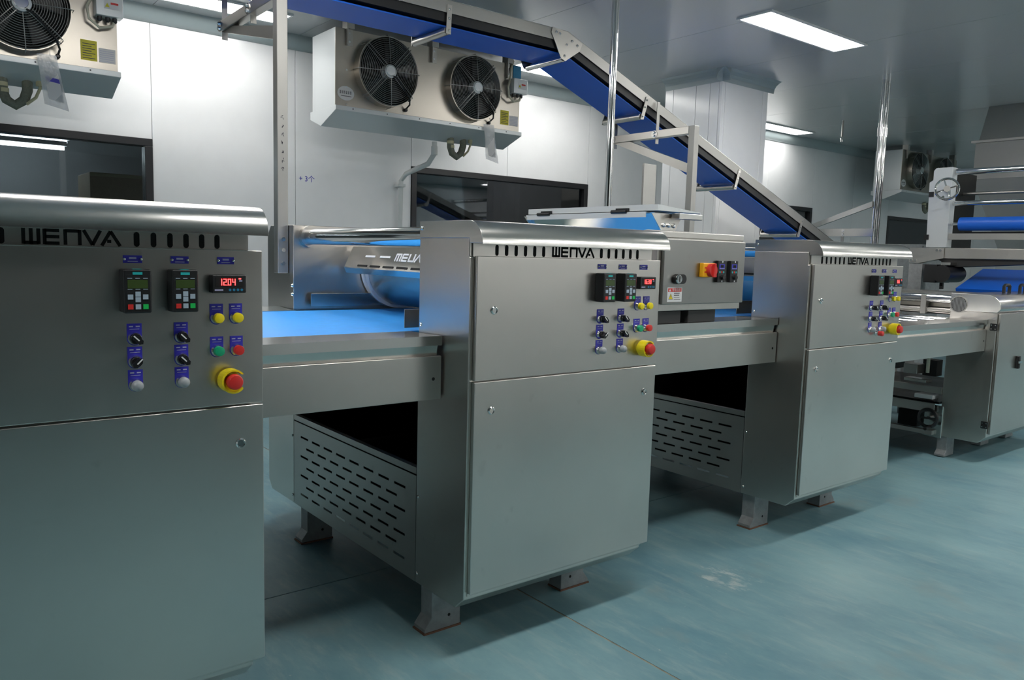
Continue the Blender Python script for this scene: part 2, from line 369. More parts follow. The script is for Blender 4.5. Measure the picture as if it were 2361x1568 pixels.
# ------------------------------------------------------------------ ceiling lights
LX, LYW = 1.24, .25
LIGHTS = [(1.15, 5.72, 'ceiling light panel above the left air cooler near the white wall'),
          (4.50, 5.6, 'ceiling light panel half hidden behind the overhead conveyor bend'),
          (8.36, 5.88, 'small distant ceiling light panel right of the white pillar'),
          (4.78, 3.30, 'large bright ceiling light panel right of the hanging pole'),
          (.37, 3.30, 'ceiling light panel above the nearest control cabinet'),
          (1.2, 1.05, 'ceiling light panel over the aisle beside the nearest cabinet'),
          (4.75, 1.05, 'ceiling light panel over the aisle beside the third cabinet'),
          (8.2, 1.05, 'ceiling light panel over the far end of the aisle'),
          (-2.6, 1.05, 'unseen ceiling light panel added at the left end of the aisle'),  # added out of view to brighten the left-facing sides
          (-3.4, 3.30, 'unseen ceiling light panel added at the left end of the line'),  # another added panel out of view, fills the left-facing sides
          (11.7, 1.05, 'unseen ceiling light panel added over the aisle beyond the hopper')]  # added out of view for more light along the aisle
for i_, yy_ in enumerate((-1.3, -3.5)):  # unseen rows added to brighten the floor and cabinet fronts
    for j_, xx_ in enumerate((4.75, 8.2, 11.7)):
        LIGHTS.append((xx_, yy_, 'unseen ceiling light panel added behind the camera, %s row, %s from the left' % (('nearer', 'farther')[i_], ('first', 'second', 'third')[j_])))
for x, y, lab in LIGHTS:
    t = thing('ceiling_light', (x+LX/2, y+LYW/2, ZC), lab, 'ceiling light', 'ceiling light panels')
    b = MB(); e = .018
    for q in ((x-e, x+LX+e, y-e, y), (x-e, x+LX+e, y+LYW, y+LYW+e), (x-e, x, y, y+LYW), (x+LX, x+LX+e, y, y+LYW)): b.box(*q, ZC-.012, ZC)
    b.build('light_frame', 'white', t)
    MB().box(x, x+LX, y, y+LYW, ZC-.010, ZC-.001).build('diffuser', 'lampw' if y > 5 else 'lampb' if y > 3 and x > 3 else 'lamp', t)
# ------------------------------------------------------------------ lettering of the vent plates
def strokes(flip=False, wd=.2, ht=.035, th=.0075):
    """the five letters as bars, origin at the lower left"""
    L = []; u_ = wd/5.35
    def bar(p, q): L.append((p, q))
    x = 0; W_ = u_*.78
    for a in (0, .5, 1): bar((x+W_*a, 0), (x+W_*a, 1))
    bar((x, .09), (x+W_, .09))
    x = u_*1.1; bar((x, 0), (x, 1)); [bar((x, h), (x+W_, h)) for h in (.09, .5, .91)]
    x = u_*2.2; bar((x, 0), (x, 1)); bar((x+W_, 0), (x+W_, 1)); bar((x, .91), (x+W_, .91))
    x = u_*3.2; bar((x, 1), (x+W_*.62, .03)); bar((x+W_*.62, .03), (x+W_*1.2, 1))
    x = u_*4.2; bar((x, 0), (x+W_*.66, .97)); bar((x+W_*.66, .97), (x+W_*1.35, 0)); bar((x+W_*.4, .3), (x+W_*.7, .3))
    out = []
    for (x0, z0), (x1, z1) in L:
        a = Vector((x0, z0*ht)); c = Vector((x1, z1*ht)); dd = (c-a).normalized(); n = Vector((-dd.y, dd.x))*th/2
        e = dd*(th/2 if (dd.x == 0 or dd.y == 0) else 0)*0
        pts = [a-n-e, c-n+e, c+n+e, a+n-e]
        if flip: pts = [Vector((p.x, ht-p.y)) for p in pts]
        out.append([(p.x, p.y) for p in pts])
    return out
SEG = {'0': 'abcdef', '1': 'bc', '2': 'abged', '3': 'abgcd', '4': 'fgbc', '5': 'afgcd', '6': 'afgedc', '7': 'abc', '8': 'abcdefg'}
def digit_bars(b, ch, x, z, wd, ht, y):
    t = wd*.24; h = ht/2; q = dict(a=(0, wd, ht-t, ht), g=(0, wd, h-t/2, h+t/2), d=(0, wd, 0, t), f=(0, t, h, ht), b=(wd-t, wd, h, ht), e=(0, t, 0, h), c=(wd-t, wd, 0, h))
    for s in SEG[ch]:
        a = q[s]; b.box(x+a[0], x+a[1], y-.0006, y, z+a[2], z+a[3])
# ------------------------------------------------------------------ sheeting machine
DY, BY = 2.035, 2.052       # door face, body front
def plate_shape(b, wd, ht):
    n = 10; pts = [(wd/2, ht/2), (-wd/2, ht/2), (-wd/2, -ht/2+wd/2)] + [(-wd/2*math.cos(math.pi*k/n), -ht/2+wd/2-wd/2*math.sin(math.pi*k/n)) for k in range(1, n)] + [(wd/2, -ht/2+wd/2)]
    b.prism(pts, 1, -.0015, 0)
def controls(t, xr, digits, sw, extra):
    cA, cB, cC = xr-.315, xr-.208, xr-.096
    for cx in (cA, cB, cC):
        o = place('label_plate', shared('label_plate', 'blue', lambda b: b.box(-.021, .021, -.0015, 0, -.009, .009)), t, (cx, DY, 1.336))
        for s in (-1, 1): place('rivet', shared('rivet', 'bolt', lambda b: b.lathe((0, 0, 0), FR, [(.003, 0), (.003, .0025), (.0015, .0035)], 10), True), o, (cx+s*.0185, DY-.0015, 1.336))
        place('print_line', shared('print_line', 'print_', lambda b: (b.box(-.008, .008, -.0022, -.0015, .0005, .005), b.box(-.011, .011, -.0022, -.0015, -.006, -.004))), o, (cx, DY, 1.336))
    for cx in (cA, cB):
        z = 1.262; f = DY-.045
        o = MB().box(cx-.031, cx+.031, f, DY, z-.0515, z+.0515).build('keypad', 'black', t, bevel=.004, label='black drive keypad')
        place('screen', shared('kscreen', 'lcd', lambda b: b.box(-.022, .022, -.0008, 0, -.010, .010)), o, (cx, f, z+.017))
        place('badge', shared('kbadge', 'teal', lambda b: b.box(-.0105, .0105, -.0008, 0, -.003, .003)), o, (cx, f, z+.042))
        place('badge', shared('kbadge2', 'teal', lambda b: b.box(-.0095, .0095, -.0105, 0, 0, .0008)), o, (cx, f+.013, z+.0515))
        place('print_marks', shared('kmarks', 'key', lambda b: [b.box(q-.005, q+.005, -.0006, 0, h-.0007, h+.0007) for q in (-.017, 0, .017) for h in (.0305, .005)]), o, (cx, f, z))
        kd = lambda n, m: shared(n, m, lambda b: b.box(-.0058, .0058, -.0018, 0, -.0058, .0058))
        for kx, kz, m in ((-.0165, -.013, 'key'), (.0165, -.013, 'key'), (0, -.0065, 'key'), (0, -.0195, 'key'), (-.0165, -.036, 'red'), (0, -.036, 'key'), (.0165, -.036, 'bgreen')):
            kk = place('key', kd('key_'+m, m), o, (cx+kx, f, z+kz))
    # meter
    z = 1.278; f = DY-.028
    o = MB().box(cC-.043, cC+.043, f, DY, z-.023, z+.023).build('digital_meter', 'black', t, bevel=.003, label='black digital meter with red numerals')
    place('display', shared('mdisp', 'void', lambda b: b.box(-.034, .035, -.0006, 0, -.007, .017)), o, (cC, f, z))
    b = MB(); x = cC-.027; n = len(digits.replace('.', ''))
    for ch in digits:
        if ch == '.':
            b.box(x-.0022, x-.0008, f-.0016, f-.001, z-.0035, z-.002); continue
        digit_bars(b, ch, x, z-.0035, .0082, .0165, f-.001); x += .0112
    b.build('numerals', 'led', o)
    MB().box(cC+.023, cC+.029, f-.0012, f-.0006, z+.0115, z+.0145).build('indicator', 'led', o)
    place('print_marks', shared('mmark', 'print_', lambda b: b.box(-.037, -.016, -.0006, 0, -.017, -.0135)), o, (cC, f, z))
    place('print_marks', shared('mmark2', 'print_', lambda b: b.box(.024, .032, -.0012, 0, .006, .009)), o, (cC, f, z))
    place('legend', shared('mleg', 'meterblue', lambda b: [b.lathe((q, 0, -.015), FR, [(.0034, 0), (.0034, .0008)], 12) for q in (.001, .011, .021, .031)]), o, (cC, f, z))
    def plate(cx, z, wide=.033, ht=.053):
        o = place('label_plate', shared('legend_plate', 'blue', lambda b: plate_shape(b, .033, .053)), t, (cx, DY, z))
        place('print_line', shared('print_arc', 'print_', lambda b: (b.box(-.012, -.003, -.0022, -.0015, .018, .021), b.box(.003, .012, -.0022, -.0015, .018, .021), b.box(-.011, .011, -.0022, -.0015, .0125, .0135))), o, (cx, DY, z))
    def button(cx, z, m):
        plate(cx, z)
        o = place('push_button', shared('ring_button', 'bolt', lambda b: b.lathe((0, 0, 0), FR, [(.0155, 0), (.0155, .003), (.0135, .006), (.0135, .014)], 22), True), t, (cx, DY-.0015, z-.009))
        place('button_cap', shared('cap_'+m, m, lambda b: b.lathe((0, 0, 0), FR, [(.0122, 0), (.0125, .012), (.0118, .0135), (.009, .0142)], 22), True), o, (cx, DY-.0135, z-.009))
    for (cx, z, m) in ((xr-.121, 1.200, 'yellow'), (xr-.072, 1.200, 'yellow'), (xr-.121, 1.116, 'green'), (xr-.071, 1.116, 'red')): button(cx, z, m)
    for i, (cx, z) in enumerate(((cA, 1.156), (cB, 1.156), (cA, 1.100), (cB, 1.100))):
        plate(cx, z)
        o = place('selector_switch', shared('sel', 'bolt', lambda b: b.lathe((0, 0, 0), FR, [(.0155, 0), (.0155, .003), (.0135, .006), (.0135, .011)], 22), True), t, (cx, DY-.0015, z-.009))
        a = sw[i]
        kn = place('knob', shared('knob', 'knob', lambda b: (b.lathe((0, 0, 0), FR, [(.0125, 0), (.0125, .008), (.0115, .010)], 22), b.prism([(-.0145, .0), (-.0055, -.0075), (.011, -.0065), (.016, 0), (.011, .0065), (-.0055, .0075)], 1, -.024, -.009))), o, (cx, DY-.0115, z-.009))
        kn.location = Vector((0, -.010, 0)); kn.rotation_euler = (0, a, 0)
        pt = place('pointer', shared('pointer', 'white', lambda b: b.box(-.013, .004, -.0252, -.0238, -.0014, .0014)), o, (cx, DY, z))
        pt.location = Vector((0, -.010, 0)); pt.rotation_euler = (0, a, 0)
    for cx in (cA, cB):
        plate(cx, 1.044)
        o = place('push_button', shared('ring_button', 'bolt', None, True), t, (cx, DY-.0015, 1.034))
        place('button_cap', shared('dome', 'greyb', lambda b: b.lathe((0, 0, 0), FR, [(.0128, 0), (.0128, .012), (.011, .017), (.007, .0195), (.002, .0205)], 22), True), o, (cx, DY-.0135, 1.034))
    cx, z = xr-.093, 1.03
    o = place('emergency_stop', shared('es_guard', 'yellow', lambda b: (b.lathe((0, 0, 0), FR, [(.024, 0), (.026, .006), (.026, .012)], 28), b.prism([(.031*math.cos(a), .031*math.sin(a)) for a in [math.radians(k) for k in range(35, 326, 15)]] + [(.0265*math.cos(a), .0265*math.sin(a)) for a in [math.radians(k) for k in range(325, 34, -15)]], 1, -.046, -.010))), t, (cx, DY, z))
    place('mushroom_head', shared('es_head', 'red', lambda b: b.lathe((0, 0, 0), FR, [(.012, 0), (.012, .025), (.0195, .030), (.0205, .036), (.0195, .045), (.017, .049), (.010, .0505)], 26), True), o, (cx, DY-.012, z))
    if extra:
        o = place('push_button', shared('ring_button', 'bolt', None, True), t, (cA+.075, DY, 1.012))
        place('button_cap', shared('cap_tall', 'red', lambda b: b.lathe((0, 0, 0), FR, [(.0125, 0), (.013, .022), (.011, .026), (.004, .028)], 22), True), o, (cA+.075, DY-.0115, 1.012))
def lock(parent, x, z, y=DY):
    o = place('door_lock', shared('lock', 'chrome', lambda b: b.lathe((0, 0, 0), FR, [(.0135, 0), (.0135, .003), (.0105, .006), (.0095, .006), (.009, .003)], 22), True), parent, (x, y, z))
    return o
def slotted(b, x, y0, y1, z0, z1, rows, cols, sl, sh, my, mz):
    """sheet at x with staggered slots really cut through; built from quads, 2 mm thick"""
    def q(ya, yb, za, zb): b.box(x, x+.002, ya, yb, za, zb)
    zs = [z1-mz-(z1-z0-2*mz)*k/(rows-1) for k in range(rows)]
    prev = z1
    for k, zc in enumerate(zs):
        q(y0, y1, zc+sh/2, prev); prev = zc-sh/2
        pit_ = (y1-y0-2*my)/cols; off = 0 if k % 2 == 0 else pit_/2
        n = cols if k % 2 == 0 else cols-1
        ya = y0
        for c in range(n):
            s0 = y0+my+pit_*c+off+(pit_-sl)/2
            q(ya, s0, zc-sh/2, zc+sh/2); ya = s0+sl
        q(ya, y1, zc-sh/2, zc+sh/2)
    q(y0, y1, z0, prev)
FY = 3.45
def machine(x0, label, digits, sw, extra=False):
    xr = x0+.881
    t = thing('sheeting_machine', (x0+.44, 2.9, 0), label, 'machine', 'stainless sheeting machines along the line')
    b = MB(); b.prism([(2.36, .178), (2.10, .178), (BY, .222), (BY, 1.36), (2.062, 1.36), (2.062, 1.42), (2.36, 1.42)], 0, x0, xr-.028)
    b.build('cabinet_body', 'steel', t, bevel=.004)
    arc = [(2.065-.075*math.sin(a), 1.401+.075*math.cos(a)) for a in [math.radians(k) for k in range(0, 91, 9)]]
    hp = [(2.36, 1.476)]+arc+[(1.992, 1.404), (2.058, 1.404), (2.061, 1.42), (2.36, 1.42)]
    MB().prism(hp, 0, x0, xr).build('hood', 'sheet', t, True, bevel=.003)
    vp = MB().box(x0+.012, xr-.03, 2.056, 2.061, 1.3615, 1.4035).build('vent_plate', 'panel', t)
    sl = shared('vslot', 'void', lambda b: b.prism([(-.0065, -.011), (.0065, -.011), (.0065, .011), (.0045, .0155), (0, .0175), (-.0045, .0155), (-.0065, .011)][::1] if False else [(-.0063, .0125), (-.004, .0165), (0, .018), (.004, .0165), (.0063, .0125), (.0063, -.0125), (.004, -.0165), (0, -.018), (-.004, -.0165), (-.0063, -.0125)], 1, -.0012, .001))
    for k in range(6):
        place('vent_slot', sl, vp, (xr-.775+.040*k, 2.056, 1.383)); place('vent_slot', sl, vp, (xr-.300+.038*k, 2.056, 1.383))
    b = MB(); bx = xr-.533
    for p in strokes(): b.prism([(bx+x, 1.366+z) for x, z in p], 1, 2.0552, 2.0565)
    b.build('lettering', 'void', vp)
    ud = MB().box(x0+.013, xr, DY, BY-.001, .9615, 1.3635).build('upper_door', 'panel', t, bevel=.003)
    ld = MB().box(x0+.013, xr, DY, BY-.001, .243, .957).build('lower_door', 'panel', t, bevel=.003)
    lock(ud, x0+.085, 1.189); lock(ld, x0+.083, .859); lock(ld, xr-.062, .857)
    b = MB(); b.prism([(BY-.003, .243), (BY-.003, .235), (2.1, .19), (2.1, .243)], 0, x0+.013, xr-.028); b.build('bottom_flange', 'steel', t)
    scw = shared('screw', 'bolt', lambda b: b.lathe((0, 0, 0), (-1, 0, 0), [(.0065, 0), (.0065, .002), (.004, .0045)], 12), True)
    for y, z in ((2.345, 1.452), (2.345, 1.12), (2.345, .86), (2.345, .50), (2.345, .215), (3.46, .86), (3.46, .5), (3.46, .215)): place('screw', scw, t, (x0, y, z))
    # far side housing
    far = MB().prism([(FY, .178), (FY+.27, .178), (FY+.31, .222), (FY+.31, 1.43), (FY+.27, 1.476), (FY, 1.476)], 0, x0, xr)
    far.build('far_housing', 'steel', t, bevel=.004)
    # tray and slotted sides
    for xs, nm in ((x0+.001, 0), (xr-.04, 1)):
        b = MB(); slotted(b, xs, 2.362, FY-.001, .178, .572, 7, 8, .082, .0095, .055, .062); b.build('slotted_panel', 'dull', t)
        MB().prism([(xs, .578), (xs+.022, .578), (xs+.022, .602), (xs, .602)], 1, 2.362, FY-.001).build('tray_rim', 'dull', t)
    b = MB(); b.box(x0+.03, xr-.05, 2.365, FY-.003, .43, .44); b.box(x0+.026, x0+.03, 2.365, FY-.003, .245, .575); b.box(xr-.052, xr-.048, 2.365, FY-.003, .245, .86); b.box(x0+.03, xr-.052, 2.363, 2.368, .44, .98); b.box(x0+.03, xr-.052, FY-.007, FY-.002, .44, .98); b.build('catch_tray_shade_liner', 'darksteel', t)  # black liner plates added round the tray stand in for interior shade
    # legs
    for s, xl in ((1, x0+.03), (-1, xr-.1)):
        for y0 in (2.29, 3.365):
            pts = [(xl, .179), (xl+.125*s, .179), (xl+.125*s, .006), (xl-.028*s, .006), (xl-.028*s, .02), (xl, .055)]
            lg = MB().prism(pts, 1, y0, y0+.075).build('leg', 'leg', t, bevel=.003)
            x_a, x_b = sorted((xl-.032*s, xl+.128*s))
            MB().box(x_a, x_b, y0-.003, y0+.078, 0, .006).build('floor_pad', 'rust', lg)
            place('leg_hole', shared('lhole', 'void', lambda b: b.lathe((0, 0, 0), FR, [(.006, 0), (.006, .0006)], 12)), lg, (xl+.075*s, y0, .052))
    # rolls between the housings
    xa = x0+.075
    MB().cyl((xa, 2.361, 1.425), (xa, FY-.001, 1.425), .036, n=40).build('tie_bar', 'chrome', t, True)
    MB().lathe((xa, FY-.03, 1.425), (0, 1, 0), [(.05, .0), (.05, .029)], 30).build('bar_flange', 'steel', t, True)
    rc = (x0+.528, 1.283)
    rl = MB().cyl((rc[0], 2.361, rc[1]), (rc[0], FY-.052, rc[1]), .176, n=56).build('pressing_roll', 'steel', t, True)
    MB().washer((rc[0], FY-.050, rc[1]), (0, 1, 0), .120, .192, .040, 56).build('end_ring', 'white', rl, True)
    xt, xb = x0+.285, x0+.238
    g = MB().prism([(xb, 1.287), (xb+.003, 1.285), (xt+.003, 1.383), (xt+.02, 1.3895), (xt+.02, 1.392), (xt, 1.386)], 1, 2.362, FY-.03)
    g.prism([(xb-.0, 1.287), (xb+.003, 1.287), (xb+.014, 1.262), (xb+.011, 1.262)], 1, 2.362, FY-.03)
    gd = g.build('roll_guard', 'sheet', t)
    ang = math.atan2(xt-xb, .098)
    def onguard(y, h): return (xb+h*math.sin(ang)-.0006, y, 1.287+h*math.cos(ang))
    gs = shared('guard_slot', 'void', lambda b: b.box(-.0012, .0005, -.045, .045, -.0045, .0045)); gw = shared('guard_slot_painted_light', 'paper', lambda b: b.box(-.0012, .0005, -.045, .045, -.0045, .0045))  # the pale copy paints light showing through the slots
    for k in range(8): place('guard_slot', gs, gd, onguard(FY-.2-.118*k, .014), (0, ang, 0))
    for k in range(2): place('guard_slot', gw, gd, onguard(FY-.24-.135*k, .062), (0, ang, 0))
    b = MB()
    for p in strokes(True, .27, .036): b.prism([(-x, z) for x, z in p], 0, -.0015, .0003)
    lt = b.mesh('guard_lettering', 'paper'); place('lettering', lt, gd, onguard(FY-.47, .044), (0, ang, 0))  # light through the cut-out letters painted as pale bars
    MB().box(x0+.07, x0+.5, FY-.036, FY-.032, 1.105, 1.165).build('side_guide', 'sheet', t, bevel=.0015)
    MB().box(x0-.01, x0+.4, 2.44, 2.444, 1.098, 1.165).build('side_guide', 'sheet', t, bevel=.0015)
    # second smaller rolls behind (seen between the control box and the third cabinet)
    MB().cyl((x0+.80, 2.361, 1.19), (x0+.80, FY-.001, 1.19), .05, n=32).build('return_roll', 'chrome', t, True)
    for zz in (1.2, 1.16):
        place('set_screw', shared('setscrew', 'bolt', lambda b: b.lathe((0, 0, 0), (-1, 0, 0), [(.009, 0), (.009, .004), (.005, .010)], 12), True), t, (x0+.0, FY+.005, zz))
    controls(t, xr, digits, sw, extra)
    return t
Q = math.pi/4
machine(-.109, 'nearest stainless sheeting machine at left edge, meter reading 12.04', '12.04', (Q, Q, 3*Q, Q))
machine(1.452, 'middle stainless sheeting machine with slotted side panel, meter reading 16.38', '16.38', (Q, Q, 3*Q, Q))
machine(3.404, 'farthest stainless sheeting machine right of the control box, with extra red button', '166', (Q, Q, Q, Q), True)
# ------------------------------------------------------------------ conveyor tables with light blue belts
def table(xa, xb, bx0, bx1, label, dz=0):
    t = thing('conveyor_table', ((xa+xb)/2, 2.9, .8), label, 'conveyor', 'conveyor tables of the line')
    for nm, y, s in (('near', 2.2, 1), ('far', 3.62, -1)):
        MB().prism([(y, 1.062+dz), (y, 1.094+dz), (y+.21*s, 1.090+dz), (y+.21*s, 1.086+dz), (y+.012*s, 1.089+dz), (y+.012*s, 1.062+dz)], 0, xa, xb-.003).build('edge_flange', 'sheet', t)
        MB().prism([(y+.012*s, 1.088+dz), (y+.012*s, 1.064+dz), (y+.020*s, 1.018+dz), (y+.05*s, 1.018+dz), (y+.05*s, 1.086+dz)], 0, xa, xb-.012).build('recess_strip', 'sheet', t)
        k = MB().box(xa, xb-.004, y, y+.02, .88+dz, 1.027+dz).build('skirt_panel', 'panel', t, bevel=.002)
        if s == 1: place('bolt_hole', shared('bhole', 'void', lambda b: b.lathe((0, 0, 0), FR, [(.006, 0), (.006, .0006)], 12)), k, (xb-.035, y, .95+dz))
    MB().box(xa, xb-.004, 2.23, 3.59, .885+dz, .9+dz).build('underside_plate', 'dull', t)
    if bx1 > bx0:
        b = MB(); b.prism([(bx0, 1.088), (bx1, 1.088), (bx1+.012, 1.08), (bx1+.012, 1.05), (bx1, 1.042), (bx0, 1.042), (bx0-.012, 1.05), (bx0-.012, 1.08)], 1, 2.425, 3.405)
        b.build('belt', 'belt', t, True)
    return t
table(.772, 1.449, .60, 2.06, 'conveyor table with light blue belt between the nearest and middle machines')
table(2.333, 3.401, 2.2, 4.0, 'conveyor table under the control box, between middle and farthest machines')
# ------------------------------------------------------------------ control box on the table
def control_box():
    x0, x1, y0, y1 = 2.505, 3.085, 2.205, 2.40
    t = thing('control_box', ((x0+x1)/2, 2.3, 1.092), 'stainless control box with yellow and red switch standing on the conveyor table', 'control box')
    b = MB(); b.prism([(y0, 1.150), (y1, 1.150), (y1, 1.475), (y0+.06, 1.490), (y0-.004, 1.484), (y0-.004, 1.459), (y0, 1.459)], 0, x0, x1); b.build('box_body', 'steel', t, bevel=.004)
    dr = MB().box(x0+.022, x1-.002, y0-.018, y0-.001, 1.178, 1.4535).build('box_door', 'ebox', t, bevel=.004)
    yd = y0-.018
    for x in (x0+.04, x0+.28):
        MB().box(x-.05, x+.14, 2.215, 2.39, 1.094, 1.15).build('foot', 'rubber', t, bevel=.004)
    # isolator switch
    x, z = 2.80, 1.325
    o = MB().box(x-.042, x+.040, yd-.022, yd, z-.031, z+.031).build('isolator_switch', 'orange', t, bevel=.004, label='yellow isolator plate with red rotary handle')
    MB().lathe((x+.008, yd-.022, z), FR, [(.029, 0), (.029, .012), (.026, .018)], 28).build('rotary_handle', 'red', o, True)
    MB().prism([(x-.003, z-.03), (x+.019, z-.03), (x+.014, z+.03), (x+.002, z+.03)], 1, yd-.050, yd-.038).build('handle_grip', 'red', o, bevel=.003)
    for dz in (.010, -.008): MB().box(x-.032, x-.02, yd-.0225, yd-.022, z+dz-.003, z+dz+.003).build('print_mark', 'red', o)
    for x in (2.895, 2.985):
        z = 1.320; o = MB().box(x-.027, x+.027, yd-.016, yd, z-.048, z+.048).build('speed_controller', 'black', t, bevel=.002, label='narrow black speed controller')
        f = yd-.016
        MB().box(x-.019, x+.019, f-.0008, f, z+.010, z+.033).build('legend', 'blue', o); MB().box(x-.010, x+.011, f-.0014, f-.0008, z+.017, z+.029).build('display', 'void', o)
        for i, m in enumerate(('teal', 'red', 'teal')): MB().lathe((x-.013+.013*i, f, z-.003), FR, [(.0045, 0), (.0045, .0015)], 12).build('key', m, o)
        MB().lathe((x+.004, f, z-.026), FR, [(.010, 0), (.009, .012)], 18).build('knob', 'knob', o, True)
        for dz in (-.043, .043): MB().lathe((x+.003, f, z+dz), FR, [(.004, 0), (.004, .0015)], 12).build('screw', 'bolt', o)
        b = MB()
        for i in range(4): b.box(x-.015+.009*i, x-.010+.009*i, f-.0014, f-.0008, z+.0115, z+.015)
        b.build('print_marks', 'print_', o)
    x, z = 2.62, 1.286
    o = MB().prism([(x+.022*math.cos(a)+(.02 if math.cos(a) > 0 else -.012), z+.021*math.sin(a)) for a in [2*math.pi*k/24 for k in range(24)]], 1, yd-.014, yd).build('swing_latch', 'black', t, bevel=.002)
    MB().lathe((x-.012, yd-.014, z), FR, [(.019, 0), (.019, .004), (.016, .007)], 22).build('lock_cylinder', 'chrome', o, True)
    MB().box(x-.014, x-.010, yd-.0215, yd-.021, z-.012, z+.012).build('key_slot', 'void', o)
    xa, xb, za, zb = 2.557, 2.65, 1.190, 1.250
    o = MB().box(xa, xb, yd-.001, yd, za, zb).build('warning_sticker', 'paper', t, label='white and red electric warning sticker')
    MB().box(xa+.004, xb-.004, yd-.0016, yd-.001, zb-.018, zb-.003).build('red_band', 'red', o)
    MB().prism([(xa+.008, zb-.016), (xa+.022, zb-.016), (xa+.015, zb-.005)], 1, yd-.0022, yd-.0016).build('alert_triangle', 'paper', o)
    text('red_band_text', '有电危险', .0135, 'paper', o, ((xa+xb)/2+.009, yd-.002, zb-.0105), ext=.0002)
    MB().prism([(xa+.008, za+.010), (xa+.036, za+.010), (xa+.022, za+.036)], 1, yd-.0014, yd-.001).build('warning_triangle', 'dprint', o)
    MB().prism([(xa+.0105, za+.0115), (xa+.0335, za+.0115), (xa+.022, za+.033)], 1, yd-.0018, yd-.0014).build('triangle_fill', 'yellow', o)
    MB().prism([(xa+.0225, za+.029), (xa+.019, za+.021), (xa+.022, za+.021), (xa+.0205, za+.0135), (xa+.0255, za+.0225), (xa+.0225, za+.0225), (xa+.0245, za+.029)], 1, yd-.0022, yd-.0018).build('lightning_bolt', 'dprint', o)
    b = MB()
    for i, ln in enumerate((.036, .034, .036, .042)): b.box(xa+.042, xa+.042+ln, yd-.0014, yd-.001, za+.034-.0085*i, za+(.0375 if i < 2 else .0355)-.0085*i)
    b.build('print_lines', 'dprint', o)
control_box()
# ------------------------------------------------------------------ hinged chute over the belt behind the control box
def chute():
    x, ya, yb = 2.80, 2.49, 3.41
    t = thing('discharge_chute', (x+.1, 2.95, 1.09), 'stainless hinged chute lid with black hinges across the belt behind the middle cabinet', 'chute')
    lid = MB().prism([(x, 1.590), (x+.30, 1.590), (x+.30, 1.565), (x+.304, 1.565), (x+.304, 1.594), (x-.004, 1.618), (x-.004, 1.590)], 1, ya-.02, yb).build('lid', 'galv', t)
    MB().prism([(x-.012, 1.560), (x-.012, 1.586), (x+.19, 1.586), (x+.19, 1.582), (x-.006, 1.582), (x-.006, 1.560)], 1, ya+.05, yb+.01).build('lip', 'galv', t)
    MB().prism([(x+.0, 1.582), (x+.004, 1.582), (x+.10, 1.44), (x+.096, 1.44)], 1, ya+.01, yb).build('chute_plate', 'sheet', t)
    for y in (yb-.14, ya+.22):
        h = MB().cyl((x-.012, y-.05, 1.588), (x-.012, y+.05, 1.588), .009).build('hinge', 'black', lid, True)
        MB().box(x-.016, x-.005, y-.06, y+.02, 1.588, 1.604).build('hinge_leaf', 'black', h)
    for y in (ya-.005, yb):
        e = MB().prism([(x-.03, 1.578), (x+.19, 1.578), (x+.14, 1.50), (x+.11, 1.095), (x+.07, 1.095), (x+.04, 1.50)], 1, y, y+.005).build('end_bracket', 'steel', t)
        for i in range(3): MB().lathe((x+.055+.035*i, y, 1.525), FR, [(.010, 0), (.010, .006), (.006, .010)], 12).build('bolt', 'bolt', e, True)
    MB().box(x+.10, x+.27, ya-.06, ya-.012, 1.555, 1.582).build('handle_bar', 'sheet', t, bevel=.003)
chute()
MB().box(3.845, 3.96, 3.53, 3.536, 1.4765, 1.972).box(3.845, 3.85, 3.536, 3.545, 1.4765, 1.972).build('upright_plate', 'dull', label='tall narrow steel plate standing behind the hinged chute', cat='bracket')
